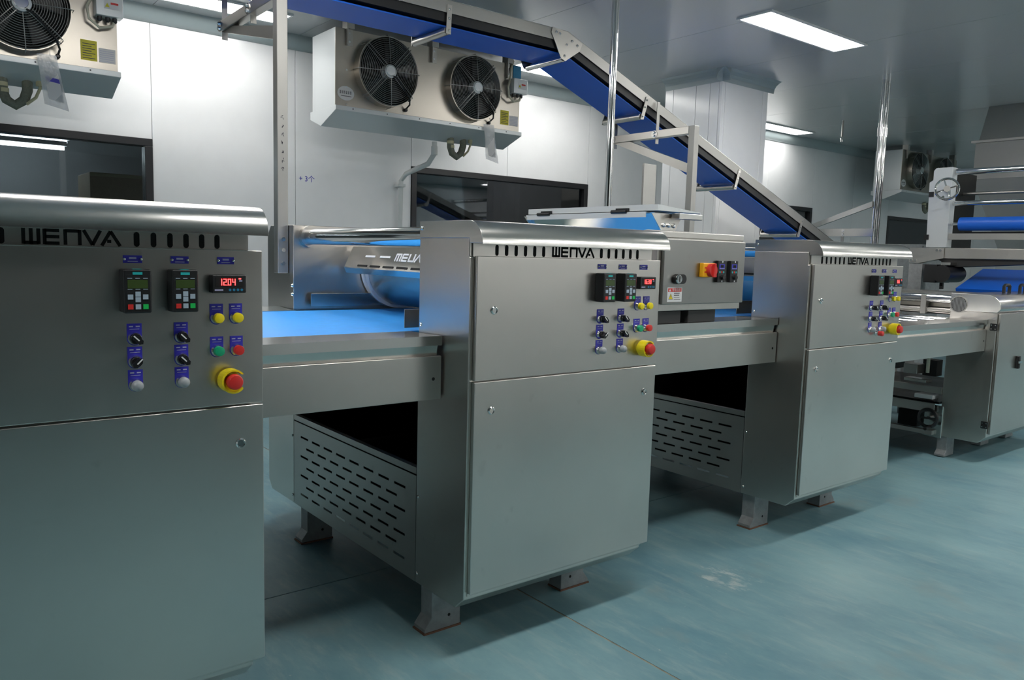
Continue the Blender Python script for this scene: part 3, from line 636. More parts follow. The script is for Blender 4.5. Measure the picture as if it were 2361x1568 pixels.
# ------------------------------------------------------------------ overhead conveyor
CY0, CY1, CXB, CZT = 3.9, 4.22, 3.46, 2.782
SL = -.3665
def cz(x): return CZT if x < CXB else CZT+(x-CXB)*SL
def overhead():
    XE = 7.25
    t = thing('overhead_conveyor', (3.4, 4.06, 2.6), 'overhead scrap conveyor with deep blue belt sloping down behind the machines', 'conveyor')
    c = math.sqrt(1+SL*SL)
    def strip(z0, z1):
        k = c
        dn = SL/2*0
        return [(-4.6, CZT+z0), (CXB, CZT+z0), (XE, cz(XE)+z0*k), (XE, cz(XE)+z1*k), (CXB, CZT+z1), (-4.6, CZT+z1)]
    for ya, yb, s in ((CY0-.025, CY0-.020, 1), (CY1+.020, CY1+.025, -1)):
        rl = MB().prism(strip(-.068, 0), 1, ya, yb).build('side_rail', 'dull', t)
        y2 = (ya, ya+.028) if s == 1 else (yb-.028, yb)
        MB().prism(strip(-.001, .003), 1, *y2).build('rail_lip', 'sheet', rl)
    MB().prism(strip(-.040, -.030), 1, CY0-.012, CY1+.012).build('carrying_belt', 'dbelt', t)
    MB().prism(strip(-.118, -.050), 1, CY0-.015, CY1+.015).build('slider_bed', 'black', t)
    MB().prism(strip(-.140, -.132), 1, CY0+.006, CY1-.006).build('return_belt', 'dbelt', t)
    for x in (.9, 2.55, 4.17, 5.27, 6.2):
        z = cz(x)-.165*(1 if x < CXB else c)
        rr = MB().cyl((x, CY0-.02, z), (x, CY1+.02, z), .022, n=20).build('idler_roller', 'steel', t, True)
        for y in (CY0-.026, CY1+.026):
            MB().prism([(x-.016, z-.02), (x+.016, z-.02), (x+.022+(.045 if x > CXB else 0), z+.14), (x-.010+(.045 if x > CXB else 0), z+.14)], 1, y-.004 if y < 4 else y, y if y < 4 else y+.004).build('roller_bracket', 'steel', t)
        for dz in (0, .065, .115): MB().lathe((x+.003+(dz*.33 if x > CXB else 0), CY0-.030, z+dz), FR, [(.007, 0), (.007, .004), (.004, .007)], 10).build('bracket_bolt', 'bolt', rr)
    # joint plate at the bend
    x = CXB
    for y, yo in ((CY0-.026, CY0-.031), (CY1+.031, CY1+.026)):
        jp = MB().prism([(x-.135, CZT+.004), (x-.01, CZT-.006), (x+.12, CZT-.055), (x+.10, CZT-.105), (x-.02, CZT-.185), (x-.055, CZT-.175), (x-.145, CZT-.03)], 1, yo, y).build('joint_plate', 'steel', t)
        if y < 4:
            for dx, dz in ((-.105, -.022), (-.075, -.028), (.03, -.055), (.075, -.075), (-.015, -.085), (-.03, -.155)):
                MB().lathe((x+dx, yo, CZT+dz), FR, [(.009, 0), (.009, .004), (.005, .008)], 12).build('bolt', 'bolt', jp)
    MB().cyl((x-.03, CY0-.02, CZT-.170), (x-.03, CY1+.02, CZT-.170), .02, n=20).build('idler_roller', 'chrome', t, True)
    MB().cyl((XE, CY0-.02, cz(XE)-.085), (XE, CY1+.02, cz(XE)-.085), .05, n=24).build('end_roller', 'chrome', t, True)
overhead()
# ------------------------------------------------------------------ support frames carrying the overhead conveyor
def frame(x, zb, za, label, brace_z):
    """square post at y 3.5, arm reaching back under the conveyor, diagonal brace"""
    w_ = .05
    t = thing('support_frame', (x+w_/2, 3.53, zb), label, 'support frame', 'frames carrying the overhead conveyor')
    MB().box(x, x+w_, 3.50, 3.55, zb, za).build('post', 'dull', t, bevel=.003)
    MB().box(x, x+w_, 3.551, 4.275, za-.052, za).build('arm', 'steel', t, bevel=.003)
    MB().prism([(3.551, brace_z), (3.551, brace_z+.06), (4.10, za-.053), (4.26, za-.053)], 0, x+.012, x+.04).build('brace', 'steel', t)
    for y in (3.855, 4.262):
        s = MB().box(x+.012, x+.04, y-.005, y, za-.09, cz(x+.02)-.01 if x > CXB else CZT-.01).build('hanger_strap', 'dull', t)
        MB().lathe((x, y-.0, za-.026), (-1, 0, 0), [(.026, 0), (.026, .003)], 20).build('washer', 'sheet', s)
        for dz in (-.012, .012): MB().lathe((x-.003, y, za-.026+dz), (-1, 0, 0), [(.009, 0), (.009, .006), (.005, .010)], 6).build('bolt', 'bolt', s)
    return t
f1 = frame(1.400, 1.255, 2.522, 'stainless post frame bolted to the side of the middle machine', 2.30)
b = MB()
for i in range(7):
    z = 1.955-.038*i; x = 1.424+random.uniform(-.004, .004)
    for k in range(4):
        a = random.uniform(0, 3.14); ln = random.uniform(.006, .011); cx, cz_ = x+random.uniform(-.004, .004), z+random.uniform(-.007, .007)
        dx, dz = math.cos(a)*ln/2, math.sin(a)*ln/2; nx, nz = -math.sin(a)*.0012, math.cos(a)*.0012
        b.prism([(cx-dx-nx, cz_-dz-nz), (cx+dx-nx, cz_+dz-nz), (cx+dx+nx, cz_+dz+nz), (cx-dx+nx, cz_-dz+nz)], 1, 3.4993, 3.5)
b.build('pen_marks', 'dprint', f1)
for z in (1.30, 1.36, 1.41): MB().lathe((1.425, 3.5, z), FR, [(.010, 0), (.010, .006)], 6).build('bolt', 'bolt', f1)
frame(4.288, 1.10, 2.262, 'stainless post frame crossing in front of the sloping blue belt', 1.95)
# far frame hung on a pair of ceiling rods
t = thing('support_frame', (7.32, 3.78, ZC), 'pair of steel rods hung from the ceiling at the low end of the sloping belt', 'support frame', 'frames carrying the overhead conveyor')
for dx in (0, .075):
    MB().cyl((7.30+dx, 3.78, 1.20), (7.30+dx, 3.78, ZC), .021, n=16).build('hanging_rod', 'chrome', t, True)
    MB().cyl((7.30+dx, 3.78, 2.55), (7.30+dx, 3.78, 2.63), .028, n=16).build('rod_coupling', 'bolt', t, True)
MB().box(7.262, 7.278, 3.76, 4.42, 1.625, 1.70).build('arm', 'sheet', t, bevel=.002)
MB().prism([(3.78, 1.90), (3.78, 1.95), (4.40, 1.74), (4.36, 1.705)], 0, 7.245, 7.275).build('brace', 'sheet', t)
MB().box(7.262, 7.275, 4.05, 4.075, 1.38, 1.625).build('hanger_strap', 'dull', t)
for dz in (0, .035): MB().lathe((7.262, 4.06, 1.645+dz), (-1, 0, 0), [(.012, 0), (.012, .008)], 8).build('bolt', 'bolt', t)
# single pole
t = thing('hanging_pole', (3.53, 3.52, ZC), 'slim bright steel pole hanging from the ceiling in front of the sloping belt', 'pole')
MB().cyl((3.515, 3.52, 1.478), (3.515, 3.52, ZC), .020, n=20).build('tube', 'chrome', t, True)
MB().cyl((3.548, 3.535, 1.478), (3.548, 3.535, ZC), .012, n=16).build('conduit', 'sheet', t, True)
MB().lathe((3.52, 3.52, ZC), (0, 0, -1), [(.06, 0), (.06, .006), (.03, .010)], 24).build('ceiling_flange', 'steel', t, True)
# ------------------------------------------------------------------ air coolers
def cooler(x0, label, which):
    y0, y1, zb, zt, wd = 5.53, 5.93, 2.425, 2.99, 1.74
    x1 = x0+wd
    t = thing('air_cooler', (x0+wd/2, 5.73, ZC), label, 'air cooler', 'ceiling hung air coolers')
    MB().box(x0, x1, y0+.004, y1, zb, zt).build('side_case', 'galv', t, bevel=.003)
    fp = MB().box(x0, x1, y0, y0+.004, zb, zt).build('front_panel', 'alu', t)
    pan = MB().prism([(y0-.035, zb-.045), (y0-.035, zb+.004), (y0+.003, zb+.004), (y1, zb-.0), (y1, zb-.14), (y0+.1, zb-.14)][::1] if False else [(y0-.03, zb-.03), (y0-.03, zb+.003), (y0-.004, zb+.006), (y0-.004, zb-.001), (y1+.02, zb-.001), (y1+.02, zb-.06), (y0+.23, zb-.125)], 0, x0-.01, x1+.012)
    pn = pan.build('drip_pan', 'galv', t, bevel=.003)
    for i in range(6): MB().lathe((x0+.13+.29*i, y0-.03, zb-.012), FR, [(.005, 0), (.005, .001)], 10).build('pan_screw', 'dprint', pn)
    for xx in (x0+.11, x0+.85, x1-.13):
        h = MB().box(xx-.028, xx+.028, y0-.006, y0, zt-.12, zt).box(xx-.028, xx-.02, y0-.03, y0-.006, zt-.12, zt-.0).box(xx-.03, xx+.03, y0-.03, y0+.05, zt, ZC).build('hanging_bracket', 'dull', t)
        for dz in (.03, .09): MB().lathe((xx, y0-.006, zt-dz), FR, [(.008, 0), (.008, .004)], 10).build('bolt', 'bolt', h)
    for i, fx in enumerate((x0+.41, x0+1.225)):
        fz = 2.722; c = (fx, y0, fz); R_ = .246
        fan = MB().washer((fx, y0, fz), FR, R_+.005, R_+.013, .075, 48).build('fan_shroud', 'alu', t, True)
        MB().lathe((fx, y0-.0005, fz), FR, [(R_+.004, 0), (R_+.004, .001)], 48).build('fan_opening', 'void', fan)
        b = MB()
        for k in range(5):
            a0 = k*2*math.pi/5+.3; pts = []
            b_ = [(.05, -.18), (.22, -.35), (.225, .12), (.05, .22)]
            vs_ = [(fx+rr*math.cos(a0+da), y0-.02-.03*(da+.3), fz+rr*math.sin(a0+da)) for rr, da in b_]
            i0 = len(b.v); b.v += vs_ + [(x, y-.003, z) for x, y, z in vs_]
            b.f += [(i0, i0+1, i0+2, i0+3), (i0+7, i0+6, i0+5, i0+4)] + [(i0+j, i0+4+j, i0+4+(j+1) % 4, i0+(j+1) % 4) for j in range(4)]
        b.build('fan_blades', 'blade', fan)
        b = MB()
        for k in range(15): b.ring((fx, y0-.085-.012*(1-k/14), fz), FR, .062+(R_-.058)*k/14, .0017, 40, 4)
        b.build('guard_rings', 'wire', fan, True)
        b = MB()
        for k in range(8):
            a = k*math.pi/4+.05; cs_, sn = math.cos(a), math.sin(a)
            for off in ((-.012, .012) if k % 2 else (0,)):
                px, pz = -sn*off, cs_*off
                b.tube([(fx+cs_*rr+px, y, fz+sn*rr+pz) for rr, y in ((.055, y0-.102), (R_, y0-.089), (R_+.022, y0-.075), (R_+.024, y0-.002))], .0026, 5)
        b.build('guard_spokes', 'wire', fan, True)
        hb = MB().lathe((fx, y0-.03, fz), FR, [(.05, 0), (.052, .05), (.05, .068), (.03, .076)], 24).build('motor_hub', 'galv', fan, True)
        MB().lathe((fx-.004, y0-.1055, fz+.002), FR, [(.038, 0), (.036, .003)], 20).build('hub_sticker', 'chrome', hb, True)
        MB().tube([(fx+.02, y0-.104, fz-.035), (fx+.07, y0-.103, fz-.06), (fx+.12, y0-.098, fz-.12), (fx+.17, y0-.09, fz-.175), (fx+.19, y0-.06, fz-.22), (fx+.185, y0-.006, fz-.25)], .0065, 7).build('fan_cable', 'black', fan, True)
        MB().lathe((fx+.185, y0-.004, fz-.253), FR, [(.014, 0), (.014, .014), (.008, .02)], 12).build('cable_gland', 'black', fan, True)
    # junction box
    jx, jz = x1-.055, 2.80
    jb = MB().box(jx-.075, jx+.075, y0-.085, y0-.001, jz-.062, jz+.062).build('junction_box', 'galv', t, bevel=.005, label='grey junction box')
    MB().box(jx-.03, jx+.052, y0-.0865, y0-.085, jz-.02, jz+.025).build('warning_sticker', 'paper', jb)
    MB().box(jx+.006, jx+.048, y0-.088, y0-.0865, jz+.008, jz+.02).build('sticker_red', 'red', jb)
    MB().prism([(jx-.026, jz-.010), (jx+.0, jz-.010), (jx-.013, jz+.014)], 1, y0-.088, y0-.0865).build('sticker_triangle', 'ylabel', jb)
    for dx in (-.05, -.005, .035): MB().lathe((jx+dx, y0-.045, jz-.062), (0, 0, -1), [(.014, 0), (.014, .02), (.009, .028)], 12).build('cable_gland', 'black', jb, True)
    MB().tube([(jx-.03, y0-.01, zt+.03), (jx-.06, y0-.02, zt-.04), (jx-.085, y0-.04, jz+.05), (jx-.12, y0-.06, jz-.02), (jx-.11, y0-.06, jz-.09), (jx-.05, y0-.05, jz-.13), (jx+.02, y0-.045, jz-.11), (jx+.035, y0-.045, jz-.075)], .009, 8).build('supply_cable', 'cream', t, True)
    # stickers
    MB().box(x1-.205, x1-.115, y0-.002, y0, zb+.05, zb+.17).build('yellow_label', 'ylabel', t, label='yellow notice label')
    b = MB()
    for k in range(7): b.box(x1-.195, x1-.125-.02*(k % 2), y0-.0026, y0-.002, zb+.062+.014*k, zb+.066+.014*k)
    b.build('label_print', 'dprint', t)
    MB().box(x1-.105, x1-.012, y0-.002, y0, zb+.05, zb+.135).build('rating_label', 'paper', t, label='pale rating label')
    b = MB()
    for k in range(6): b.box(x1-.10, x1-.02, y0-.0026, y0-.002, zb+.058+.012*k, zb+.060+.012*k)
    b.build('label_print', 'print_', t)
    o = MB().prism([(x0+.085+.068*math.cos(a), zb+.1+.052*math.sin(a)) for a in [2*math.pi*k/28 for k in range(28)]], 1, y0-.002, y0).build('maker_badge', 'paper', t, label='oval white maker badge')
    b = MB(); lx = x0+.035
    for k in range(6):
        for q in range(2): b.box(lx+.017*k+.006*q, lx+.017*k+.006*q+.003, y0-.0028, y0-.002, zb+.095, zb+.118)
        b.box(lx+.017*k, lx+.017*k+.009, y0-.0028, y0-.002, zb+.095+(k % 3)*.009, zb+.098+(k % 3)*.009)
    b.box(lx+.01, lx+.095, y0-.0028, y0-.002, zb+.078, zb+.082)
    b.build('badge_lettering', 'dprint', o)
    for q in range(4): MB().lathe((x0+.09, y0, zb+.02+.125*q+.1*(q == 3)), FR, [(.007, 0), (.007, .003)], 10).build('screw', 'bolt', fp)
    # pipes below
    hx = x1-.60+.0
    MB().tube([(hx, y0+.17, zb-.05), (hx, y0+.17, zb-.17), (hx+.02, y0+.17, zb-.22), (hx+.065, y0+.17, zb-.245), (hx+.11, y0+.17, zb-.21), (hx+.13, y0+.17, zb-.15), (hx+.13, y0+.17, zb-.05)], .029, 12).build('insulated_hose', 'hose', t, True)
    for zz, xx in ((zb-.13, hx), (zb-.165, hx+.005)): MB().cyl((xx, y0+.17, zz-.012), (xx, y0+.17, zz+.012), .0305, n=14).build('tape_band', 'tape', t, True)
    MB().tube([(hx+.19, y0+.15, zb-.06), (hx+.195, y0+.15, zb-.13), (hx+.17, y0+.15, zb-.19), (hx+.12, y0+.15, zb-.235)], .009, 8).build('thin_pipe', 'tape', t, True)
    MB().cyl((hx+.19, y0+.15, zb-.12), (hx+.19, y0+.15, zb-.07), .018, n=12).build('pipe_sleeve', 'tape', t, True)
    return t, x0, y0, zb, x1
def bag(x, z, label, paper_blue):
    """clear bag with leaflet hung on the drip pan"""
    y = 5.486
    t = thing('document_bag', (x, y, z), label, 'plastic bag', 'document bags on the coolers')
    wd, ht = .10, .30; b = MB(); n = 6
    for s in (0, 1):
        for k in range(n+1):
            f_ = k/n
            for j in range(5):
                g_ = j/4-.5
                b.v.append((x+g_*wd*(1+.25*f_)+.045*f_, y-.006-s*.005-.006*math.sin(7*f_+3*g_)*(1 if s else .8), z-ht*f_-.03*g_*f_))
    for s in (0, 1):
        for k in range(n):
            for j in range(4):
                i = s*35+k*5+j; q = (i, i+1, i+6, i+5); b.f.append(q if s == 0 else q[::-1])
    b.build('bag_film', 'film', t, True)
    pb = MB().prism([(x-.022, z-.055), (x+.05, z-.065), (x+.085, z-.27), (x+.005, z-.255)], 1, y-.0095, y-.0088).build('leaflet', 'paper', t)
    if paper_blue: MB().prism([(x-.012, z-.125), (x+.061, z-.135), (x+.066, z-.16), (x-.008, z-.15)], 1, y-.0102, y-.0096).build('blue_stripe', 'blue', pb)
    MB().tube([(x+.02, y-.004, z-.01), (x+.02, y-.004, z+.03), (x+.022, 5.498, z+.06)], .002, 5).build('string', 'wire', t)
cooler(-.555, 'air cooler cut off by the top left corner of the photo', 0)
cooler(2.655, 'two-fan air cooler behind the horizontal stretch of the overhead conveyor', 1)
cooler(11.35, 'distant air cooler partly hidden behind the handwheel frame', 2)
bag(.79, 2.462, 'clear document bag with blue-striped leaflet hanging on the left cooler', True)
bag(4.03, 2.447, 'clear document bag hanging on the middle cooler', False)
MB().box(4.315, 4.40, 5.524, 5.528, 2.865, 2.985).build('film_scrap', 'film_blue', label='scrap of blue protective film at the right end of the middle cooler', cat='plastic film')
t = thing('drain_pipe', (3.64, 6.24, 1.0), 'white plastic drain pipe running down the wall from the middle cooler', 'pipe')
MB().tube([(3.70, 5.80, 2.298), (3.70, 5.80, 2.20), (3.69, 5.88, 2.12), (3.65, 6.18, 2.05), (3.638, 6.25, 1.99), (3.636, 6.255, 1.5), (3.636, 6.255, .02)], .022, 12).build('pipe', 'pvc', t, True)
MB().cyl((3.70, 5.80, 2.19), (3.70, 5.80, 2.26), .028, n=14).build('elbow_collar', 'pvc', t, True)
for z in (1.95, 1.3): MB().box(3.60, 3.672, 6.225, 6.299, z-.012, z+.012).build('pipe_clip', 'pvc', t)
wt = thing('wall_marking', (2.78, YW, 1.7), 'small blue handwritten note on the white wall beside the post frame', 'handwriting')
text('handwriting', '+ 3个', .06, 'blue', wt, (2.77, YW-.001, 1.94))
t = thing('ceiling_rod', (9.04, 5.15, ZC), 'short dark rod hanging from the ceiling right of the distant light', 'rod')
MB().cyl((9.04, 5.15, 2.86), (9.04, 5.15, ZC), .012, n=12).build('rod', 'dull', t, True); MB().lathe((9.04, 5.15, 2.87), (0, 0, -1), [(.012, 0), (.02, .02), (.014, .06)], 12).build('tip', 'bolt', t, True)
# ------------------------------------------------------------------ cutting station at the right
def cutter():
    x0, x1, y0, y1 = 5.9, 7.2, 2.125, 2.452
    t = thing('roller_machine', (6.5, 2.9, 0), 'stainless roller machine at the right edge with round side vent and handwheel', 'machine')
    MB().prism([(y1, .15), (y0+.07, .15), (y0+.018, .20), (y0+.018, 1.06), (y1, 1.06)], 0, x0, x1).build('near_housing', 'steel', t, bevel=.004)
    arc = [(y0+.09-.09*math.sin(a), 1.092+.09*math.cos(a)) for a in [math.radians(k) for k in range(0, 91, 10)]]
    MB().prism([(y1, 1.061), (y1, 1.182)]+arc+[(y0, 1.085), (y0+.02, 1.061)], 0, x0, x1).build('hood', 'sheet', t, True, bevel=.003)
    dr = MB().box(x0+.015, x1, y0, y0+.017, .22, 1.055).build('door', 'panel', t, bevel=.003)
    o = MB().box(6.25, 6.28, y0-.022, y0, .66, .75).build('door_latch', 'black', dr, bevel=.005); 
    MB().box(6.235, 6.295, y0-.028, y0-.022, .70, .715).build('latch_bar', 'bolt', dr)
    for z in (.965, .285):
        h = MB().box(x0-.012, x0, y0+.01, y0+.055, z-.025, z+.025).build('hinge', 'black', t, bevel=.003)
        for dy in (.02, .045):
            for dz in (-.013, .013): MB().lathe((x0-.012, y0+dy, z+dz), (-1, 0, 0), [(.004, 0), (.004, .002)], 8).build('hinge_screw', 'bolt', h)
    v = MB().washer((x0, 2.395, 1.105), (-1, 0, 0), .052, .058, .004, 32).build('round_vent', 'dull', t, True)
    MB().lathe((x0-.0002, 2.395, 1.105), (-1, 0, 0), [(.052, 0), (.052, .0006)], 32).build('vent_backing', 'void', v)
    for k in range(-5, 6):
        h = math.sqrt(max(0, .05**2-(.009*k)**2)); MB().prism([(2.395+.009*k-h*.0-.003, 1.105-h), (2.395+.009*k+.003, 1.105-h), (2.395+.009*k+.003, 1.105+h), (2.395+.009*k-.003, 1.105+h)], 0, x0-.003, x0-.0012).build('vent_slat', 'leg', v)
    MB().prism([(3.40, .15), (3.7, .15), (3.74, .2), (3.74, 1.15), (3.70, 1.182), (3.40, 1.182)], 0, x0, x1).build('far_housing', 'steel', t, bevel=.004)
    # rolls across the line
    MB().box(x0+.05, x0+.42, y1+.001, 3.399, 1.165, 1.182).build('top_plate', 'sheet', t)
    for x, z, rr, m in ((x0+.03, 1.135, .030, 'chrome'), (x0+.05, 1.05, .026, 'steel'), (x0+.22, 1.10, .05, 'chrome'), (x0+.02, .985, .022, 'chrome'), (x0+.14, .965, .025, 'chrome')):
        MB().cyl((x, y1+.001, z), (x, 3.399, z), rr, n=28).build('cross_roll', m, t, True)
    MB().box(x0+.08, x0+.1, y1+.001, 3.399, 1.075, 1.125).build('scraper_bar', 'alu', t)
    for y in (2.62, 3.0): MB().box(x0, x0+.06, y, y+.04, 1.02, 1.16).build('roll_clamp', 'dull', t, bevel=.004)
    for x in (x0+.45, x0+.75):
        b = MB(); b.tube([(x, 2.28, 1.183), (x, 2.28, 1.235), (x+.015, 2.28, 1.243), (x+.085, 2.28, 1.243), (x+.10, 2.28, 1.235), (x+.10, 2.28, 1.183)], .012, 8); b.build('lid_handle', 'black', t, True)
    # lower frame with shelves, slide and handwheel
    MB().box(x0-.02, x0+.02, y1+.001, 3.399, .455, .50).build('cross_member', 'dull', t)
    MB().box(x0-.04, x1, y1+.001, 3.399, .385, .40).build('shelf', 'darksteel', t)
    MB().box(x0-.05, x0-.03, y1+.03, 3.399, .32, .385).build('shelf_edge', 'dull', t)
    MB().box(x0-.05, x0-.01, y1+.03, 3.399, .155, .185).build('lower_rail', 'dull', t)
    MB().box(x0-.03, x0+.2, 2.60, 2.74, .19, .31).build('slide_block', 'darksteel', t, bevel=.004)
    MB().box(x0-.012, x0-.001, y1-.02, y1+.11, .135, .37).build('bearing_plate', 'sheet', t, bevel=.01)
    for y, z in ((2.53, .345), (2.53, .16)): MB().lathe((x0-.012, y, z), (-1, 0, 0), [(.013, 0), (.013, .008)], 6).build('bolt', 'bolt', t)
    MB().cyl((x0-.10, 2.49, .285), (x0-.012, 2.49, .285), .015).build('wheel_shaft', 'chrome', t, True)
    hw = MB().ring((x0-.11, 2.49, .285), (-1, 0, 0), .062, .013, 28, 8).box(x0-.12, x0-.10, 2.43, 2.55, .278, .292).build('handwheel', 'black', t, True, label='small black handwheel')
    MB().cyl((x0-.11, 2.47, .225), (x0-.20, 2.465, .222), .011).build('crank_grip', 'black', hw, True)
    for i, (xx, y, z, sx, sy, sz, m) in enumerate(((x0-.05, 2.62, .58, .12, .10, .07, 'dull'), (x0-.03, 2.56, .52, .10, .16, .025, 'sheet'), (x0-.04, 2.78, .60, .14, .12, .14, 'black'), (x0+.1, 2.55, .56, .1, .1, .12, 'black'), (x0-.06, 2.60, .735, .02, .09, .04, 'paper'), (x0-.04, 2.50, .41, .1, .13, .03, 'paper'))):
        MB().box(xx, xx+sx, y, y+sy, z, z+sz).build(('gear_case', 'mounting_plate', 'motor', 'valve_block', 'name_plate', 'guide_plate')[i], m, t, bevel=.004)
    MB().cyl((x0-.04, 2.55, .60), (x0-.04, 2.55, .80), .012).build('air_tube', 'cream', t, True)
    for s, xl in ((1, x0+.02), (-1, x1-.08)):
        for yy in (2.40, 3.42):
            lg = MB().prism([(xl, .149), (xl+.12*s, .149), (xl+.12*s, .006), (xl-.03*s, .006), (xl-.03*s, .02), (xl, .05)], 1, yy, yy+.07).build('leg', 'leg', t, bevel=.003)
    for xl in (x0+.62, ):
        MB().prism([(xl, .149), (xl+.12, .149), (xl+.15, .006), (xl, .006)], 1, 2.40, 2.47).build('leg', 'leg', t, bevel=.003)
cutter()
# table between third machine and roller machine (lower)
t = table(4.287, 5.899, 0, 0, 'low conveyor table leading into the roller machine at the right', -.083)
b = MB()
for x in (4.6, 4.85, 5.1, 5.35, 5.6, 5.8): MB().cyl((x, 2.415, .985), (x, 3.40, .985), .028, n=20).build('table_roll', 'chrome', t, True)
MB().box(4.287, 5.85, 2.42, 3.40, .93, .945).build('bed_plate', 'sheet', t)
# ------------------------------------------------------------------ feeder frame above
def feeder():
    x = 7.3
    t = thing('feeder_frame', (x, 2.6, 1.2), 'raised feeder frame with blue roll, chrome bars and large handwheel at the right edge', 'machine')
    sp = MB().prism([(3.11, 1.53), (3.285, 1.53), (3.30, 2.10), (3.27, 2.12), (3.27, 2.20), (3.25, 2.225), (3.11, 2.225)], 0, x, x+.1).build('side_plate', 'galv', t, bevel=.004)
    for y, z in ((3.272, 1.995), (3.285, 1.62)): MB().box(x-.012, x, y-.02, y+.02, z-.022, z+.022).build('hinge', 'black', sp)
    MB().box(x+.1, x+.5, 3.11, 3.27, 1.53, 2.19).build('gear_housing', 'darksteel', t)
    MB().prism([(1.6, 1.53), (1.75, 1.53), (1.75, 2.225), (1.6, 2.225)], 0, x, x+.1).build('side_plate', 'galv', t, bevel=.004)
    for xx, z, rr, m in ((x+.06, 2.185, .026, 'chrome'), (x+.06, 1.915, .022, 'chrome'), (x+.25, 2.01, .014, 'dull')):
        MB().cyl((xx, 1.75, z), (xx, 3.109, z), rr, n=20).build('cross_bar', m, t, True)
    bl = MB().cyl((x+.05, 1.78, 1.735), (x+.05, 3.03, 1.735), .058, n=32).build('blue_roll', 'dbelt', t, True)
    MB().cyl((x+.05, 3.03, 1.735), (x+.05, 3.109, 1.735), .013).build('roll_shaft', 'chrome', bl, True)
    MB().box(x+.02, x+.06, 1.75, 3.109, 1.60, 1.652).build('flat_bar', 'dull', t)
    MB().box(x+.07, x+.2, 1.75, 3.0, 1.655, 1.668).build('black_tray', 'rubber', t)
    bm = MB().box(x, x+.08, 1.5, 3.12, 1.435, 1.525).build('main_beam', 'steel', t, bevel=.003)
    MB().prism([(3.121, 1.435), (3.121, 1.525), (3.42, 1.525), (3.42, 1.39), (3.34, 1.385)], 0, x-.01, x+.06).build('beam_end_plate', 'steel', t, bevel=.002)
    for y, z in ((3.36, 1.41), (3.40, 1.41), (3.15, 1.505), (3.18, 1.505)): MB().lathe((x-.01, y, z), (-1, 0, 0), [(.011, 0), (.011, .007)], 8).build('bolt', 'bolt', t)
    for y in (3.36, 1.52): MB().box(x-.0, x+.09, y-.06, y+.06, 0 if y < 2 else 0, 1.384 if y > 2 else 1.434).build('column', 'leg', t, bevel=.003)
    w_ = MB().ring((x-.14, 3.085, 2.025), (-.93, -.37, 0), .088, .010, 36, 8).build('handwheel', 'chrome', t, True, label='large chrome handwheel')
    b = MB(); ax, a, c = basis((-.93, -.37, 0)); ctr = Vector((x-.14, 3.085, 2.025))
    for k in range(2):
        an = k*math.pi/2+.35; q_ = (a*math.cos(an)+c*math.sin(an))*.088; b = MB().tube([ctr-q_, ctr+q_], .007, 6); b.build('wheel_spoke', 'chrome', w_, True)
    MB().cyl(tuple(ctr-ax*.012), tuple(ctr+ax*.03), .026).build('wheel_hub', 'dull', w_, True)
    MB().cyl(tuple(ctr), (x, 3.16, 2.025), .018).build('wheel_shaft', 'chrome', w_, True)
    MB().cyl(tuple(ctr+(a*.3+c*.95)*.075), tuple(ctr+(a*.3+c*.95)*.075+ax*.06), .010).build('wheel_grip', 'chrome', w_, True)
    # drive motor below the beam
    mo = MB().cyl((x-.12, 3.08, 1.30), (x+.2, 3.08, 1.30), .075, n=24).build('drive_motor', 'black', t, True)
    MB().box(x-.10, x+.18, 3.13, 3.24, 1.22, 1.38).build('motor_gearbox', 'black', mo, bevel=.006); MB().box(x-.10, x+.1, 3.02, 3.10, 1.376, 1.40).build('motor_plate', 'sheet', mo)
    MB().prism([(3.06, 1.36), (2.2, 1.42), (2.2, 1.434), (3.2, 1.434)], 0, x+.02, x+.3).build('motor_guard', 'rubber', t)
feeder()
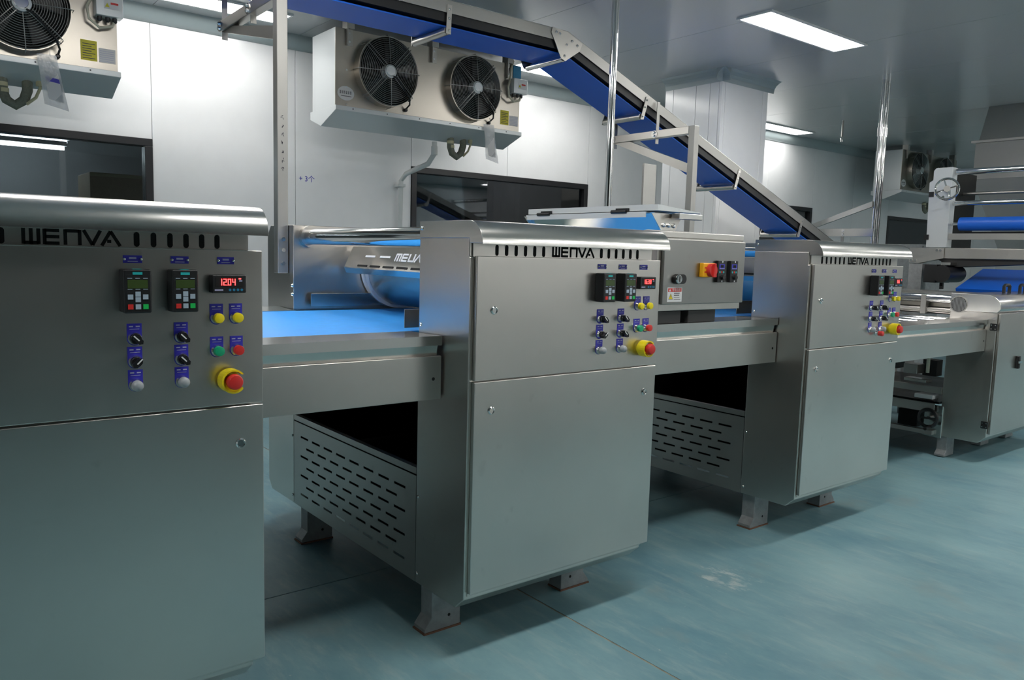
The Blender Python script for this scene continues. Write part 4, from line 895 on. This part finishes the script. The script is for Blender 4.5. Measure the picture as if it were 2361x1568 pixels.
# inclined belt under the feeder
t = thing('inclined_belt', (7.5, 2.3, 1.2), 'broad deep blue inclined belt below the feeder frame', 'conveyor')
MB().prism([(6.60, 1.00), (7.75, 1.345), (7.80, 1.345), (7.80, 1.31), (7.76, 1.30), (6.62, .96)], 1, 1.75, 2.94).build('belt', 'dbelt', t, True) if False else MB().prism([(7.22, 1.18), (7.75, 1.352), (7.80, 1.345), (7.80, 1.31), (7.76, 1.30), (7.24, 1.14)], 1, 1.75, 2.97).build('belt', 'dbelt', t, True)
for y in (1.74, 2.975): MB().prism([(7.22, 1.13), (7.8, 1.29), (7.8, .0), (7.7, 0), (7.7, 1.1), (7.22, 1.09)], 1, y, y+.02).build('side_frame', 'steel', t)
# stainless hopper reaching the ceiling
t = thing('hopper', (9.3, 2.7, ZC), 'large dull stainless hopper hanging from the ceiling at the right edge', 'hopper')
def frus(y0, y1, z0, Y0, Y1, Z1, xa, xb, XA, XB):
    b = MB(); b.v = [(xa, y0, z0), (xb, y0, z0), (xb, y1, z0), (xa, y1, z0), (XA, Y0, Z1), (XB, Y0, Z1), (XB, Y1, Z1), (XA, Y1, Z1)]
    b.f = [(0, 3, 2, 1), (4, 5, 6, 7), (0, 1, 5, 4), (1, 2, 6, 5), (2, 3, 7, 6), (3, 0, 4, 7)]; return b
frus(1.6, 3.68, 2.705, 1.7, 3.63, ZC-.001, 9.2, 10.4, 9.25, 10.3).build('upper_hood', 'dull', t)
MB().box(9.17, 10.43, 1.57, 3.745, 2.68, 2.704).build('rim', 'steel', t)
MB().box(9.2, 10.4, 1.6, 3.71, 2.30, 2.679).build('hopper_box', 'dull', t)
frus(1.9, 3.45, 1.55, 1.6, 3.71, 2.299, 9.35, 10.2, 9.2, 10.4).build('lower_cone', 'dull', t)
# grey cabinet beyond
t = thing('steel_locker', (10.2, 4.7, 0), 'plain grey steel locker standing beyond the third cabinet', 'locker')
MB().box(9.9, 10.45, 4.5, 5.0, 0, 1.62).build('locker_body', 'leg', t, bevel=.005); MB().box(9.92, 10.43, 4.485, 4.5, .06, 1.60).build('locker_door', 'leg', t, bevel=.003)
MB().box(10.36, 10.38, 4.46, 4.485, .8, .95).build('locker_handle', 'bolt', t)
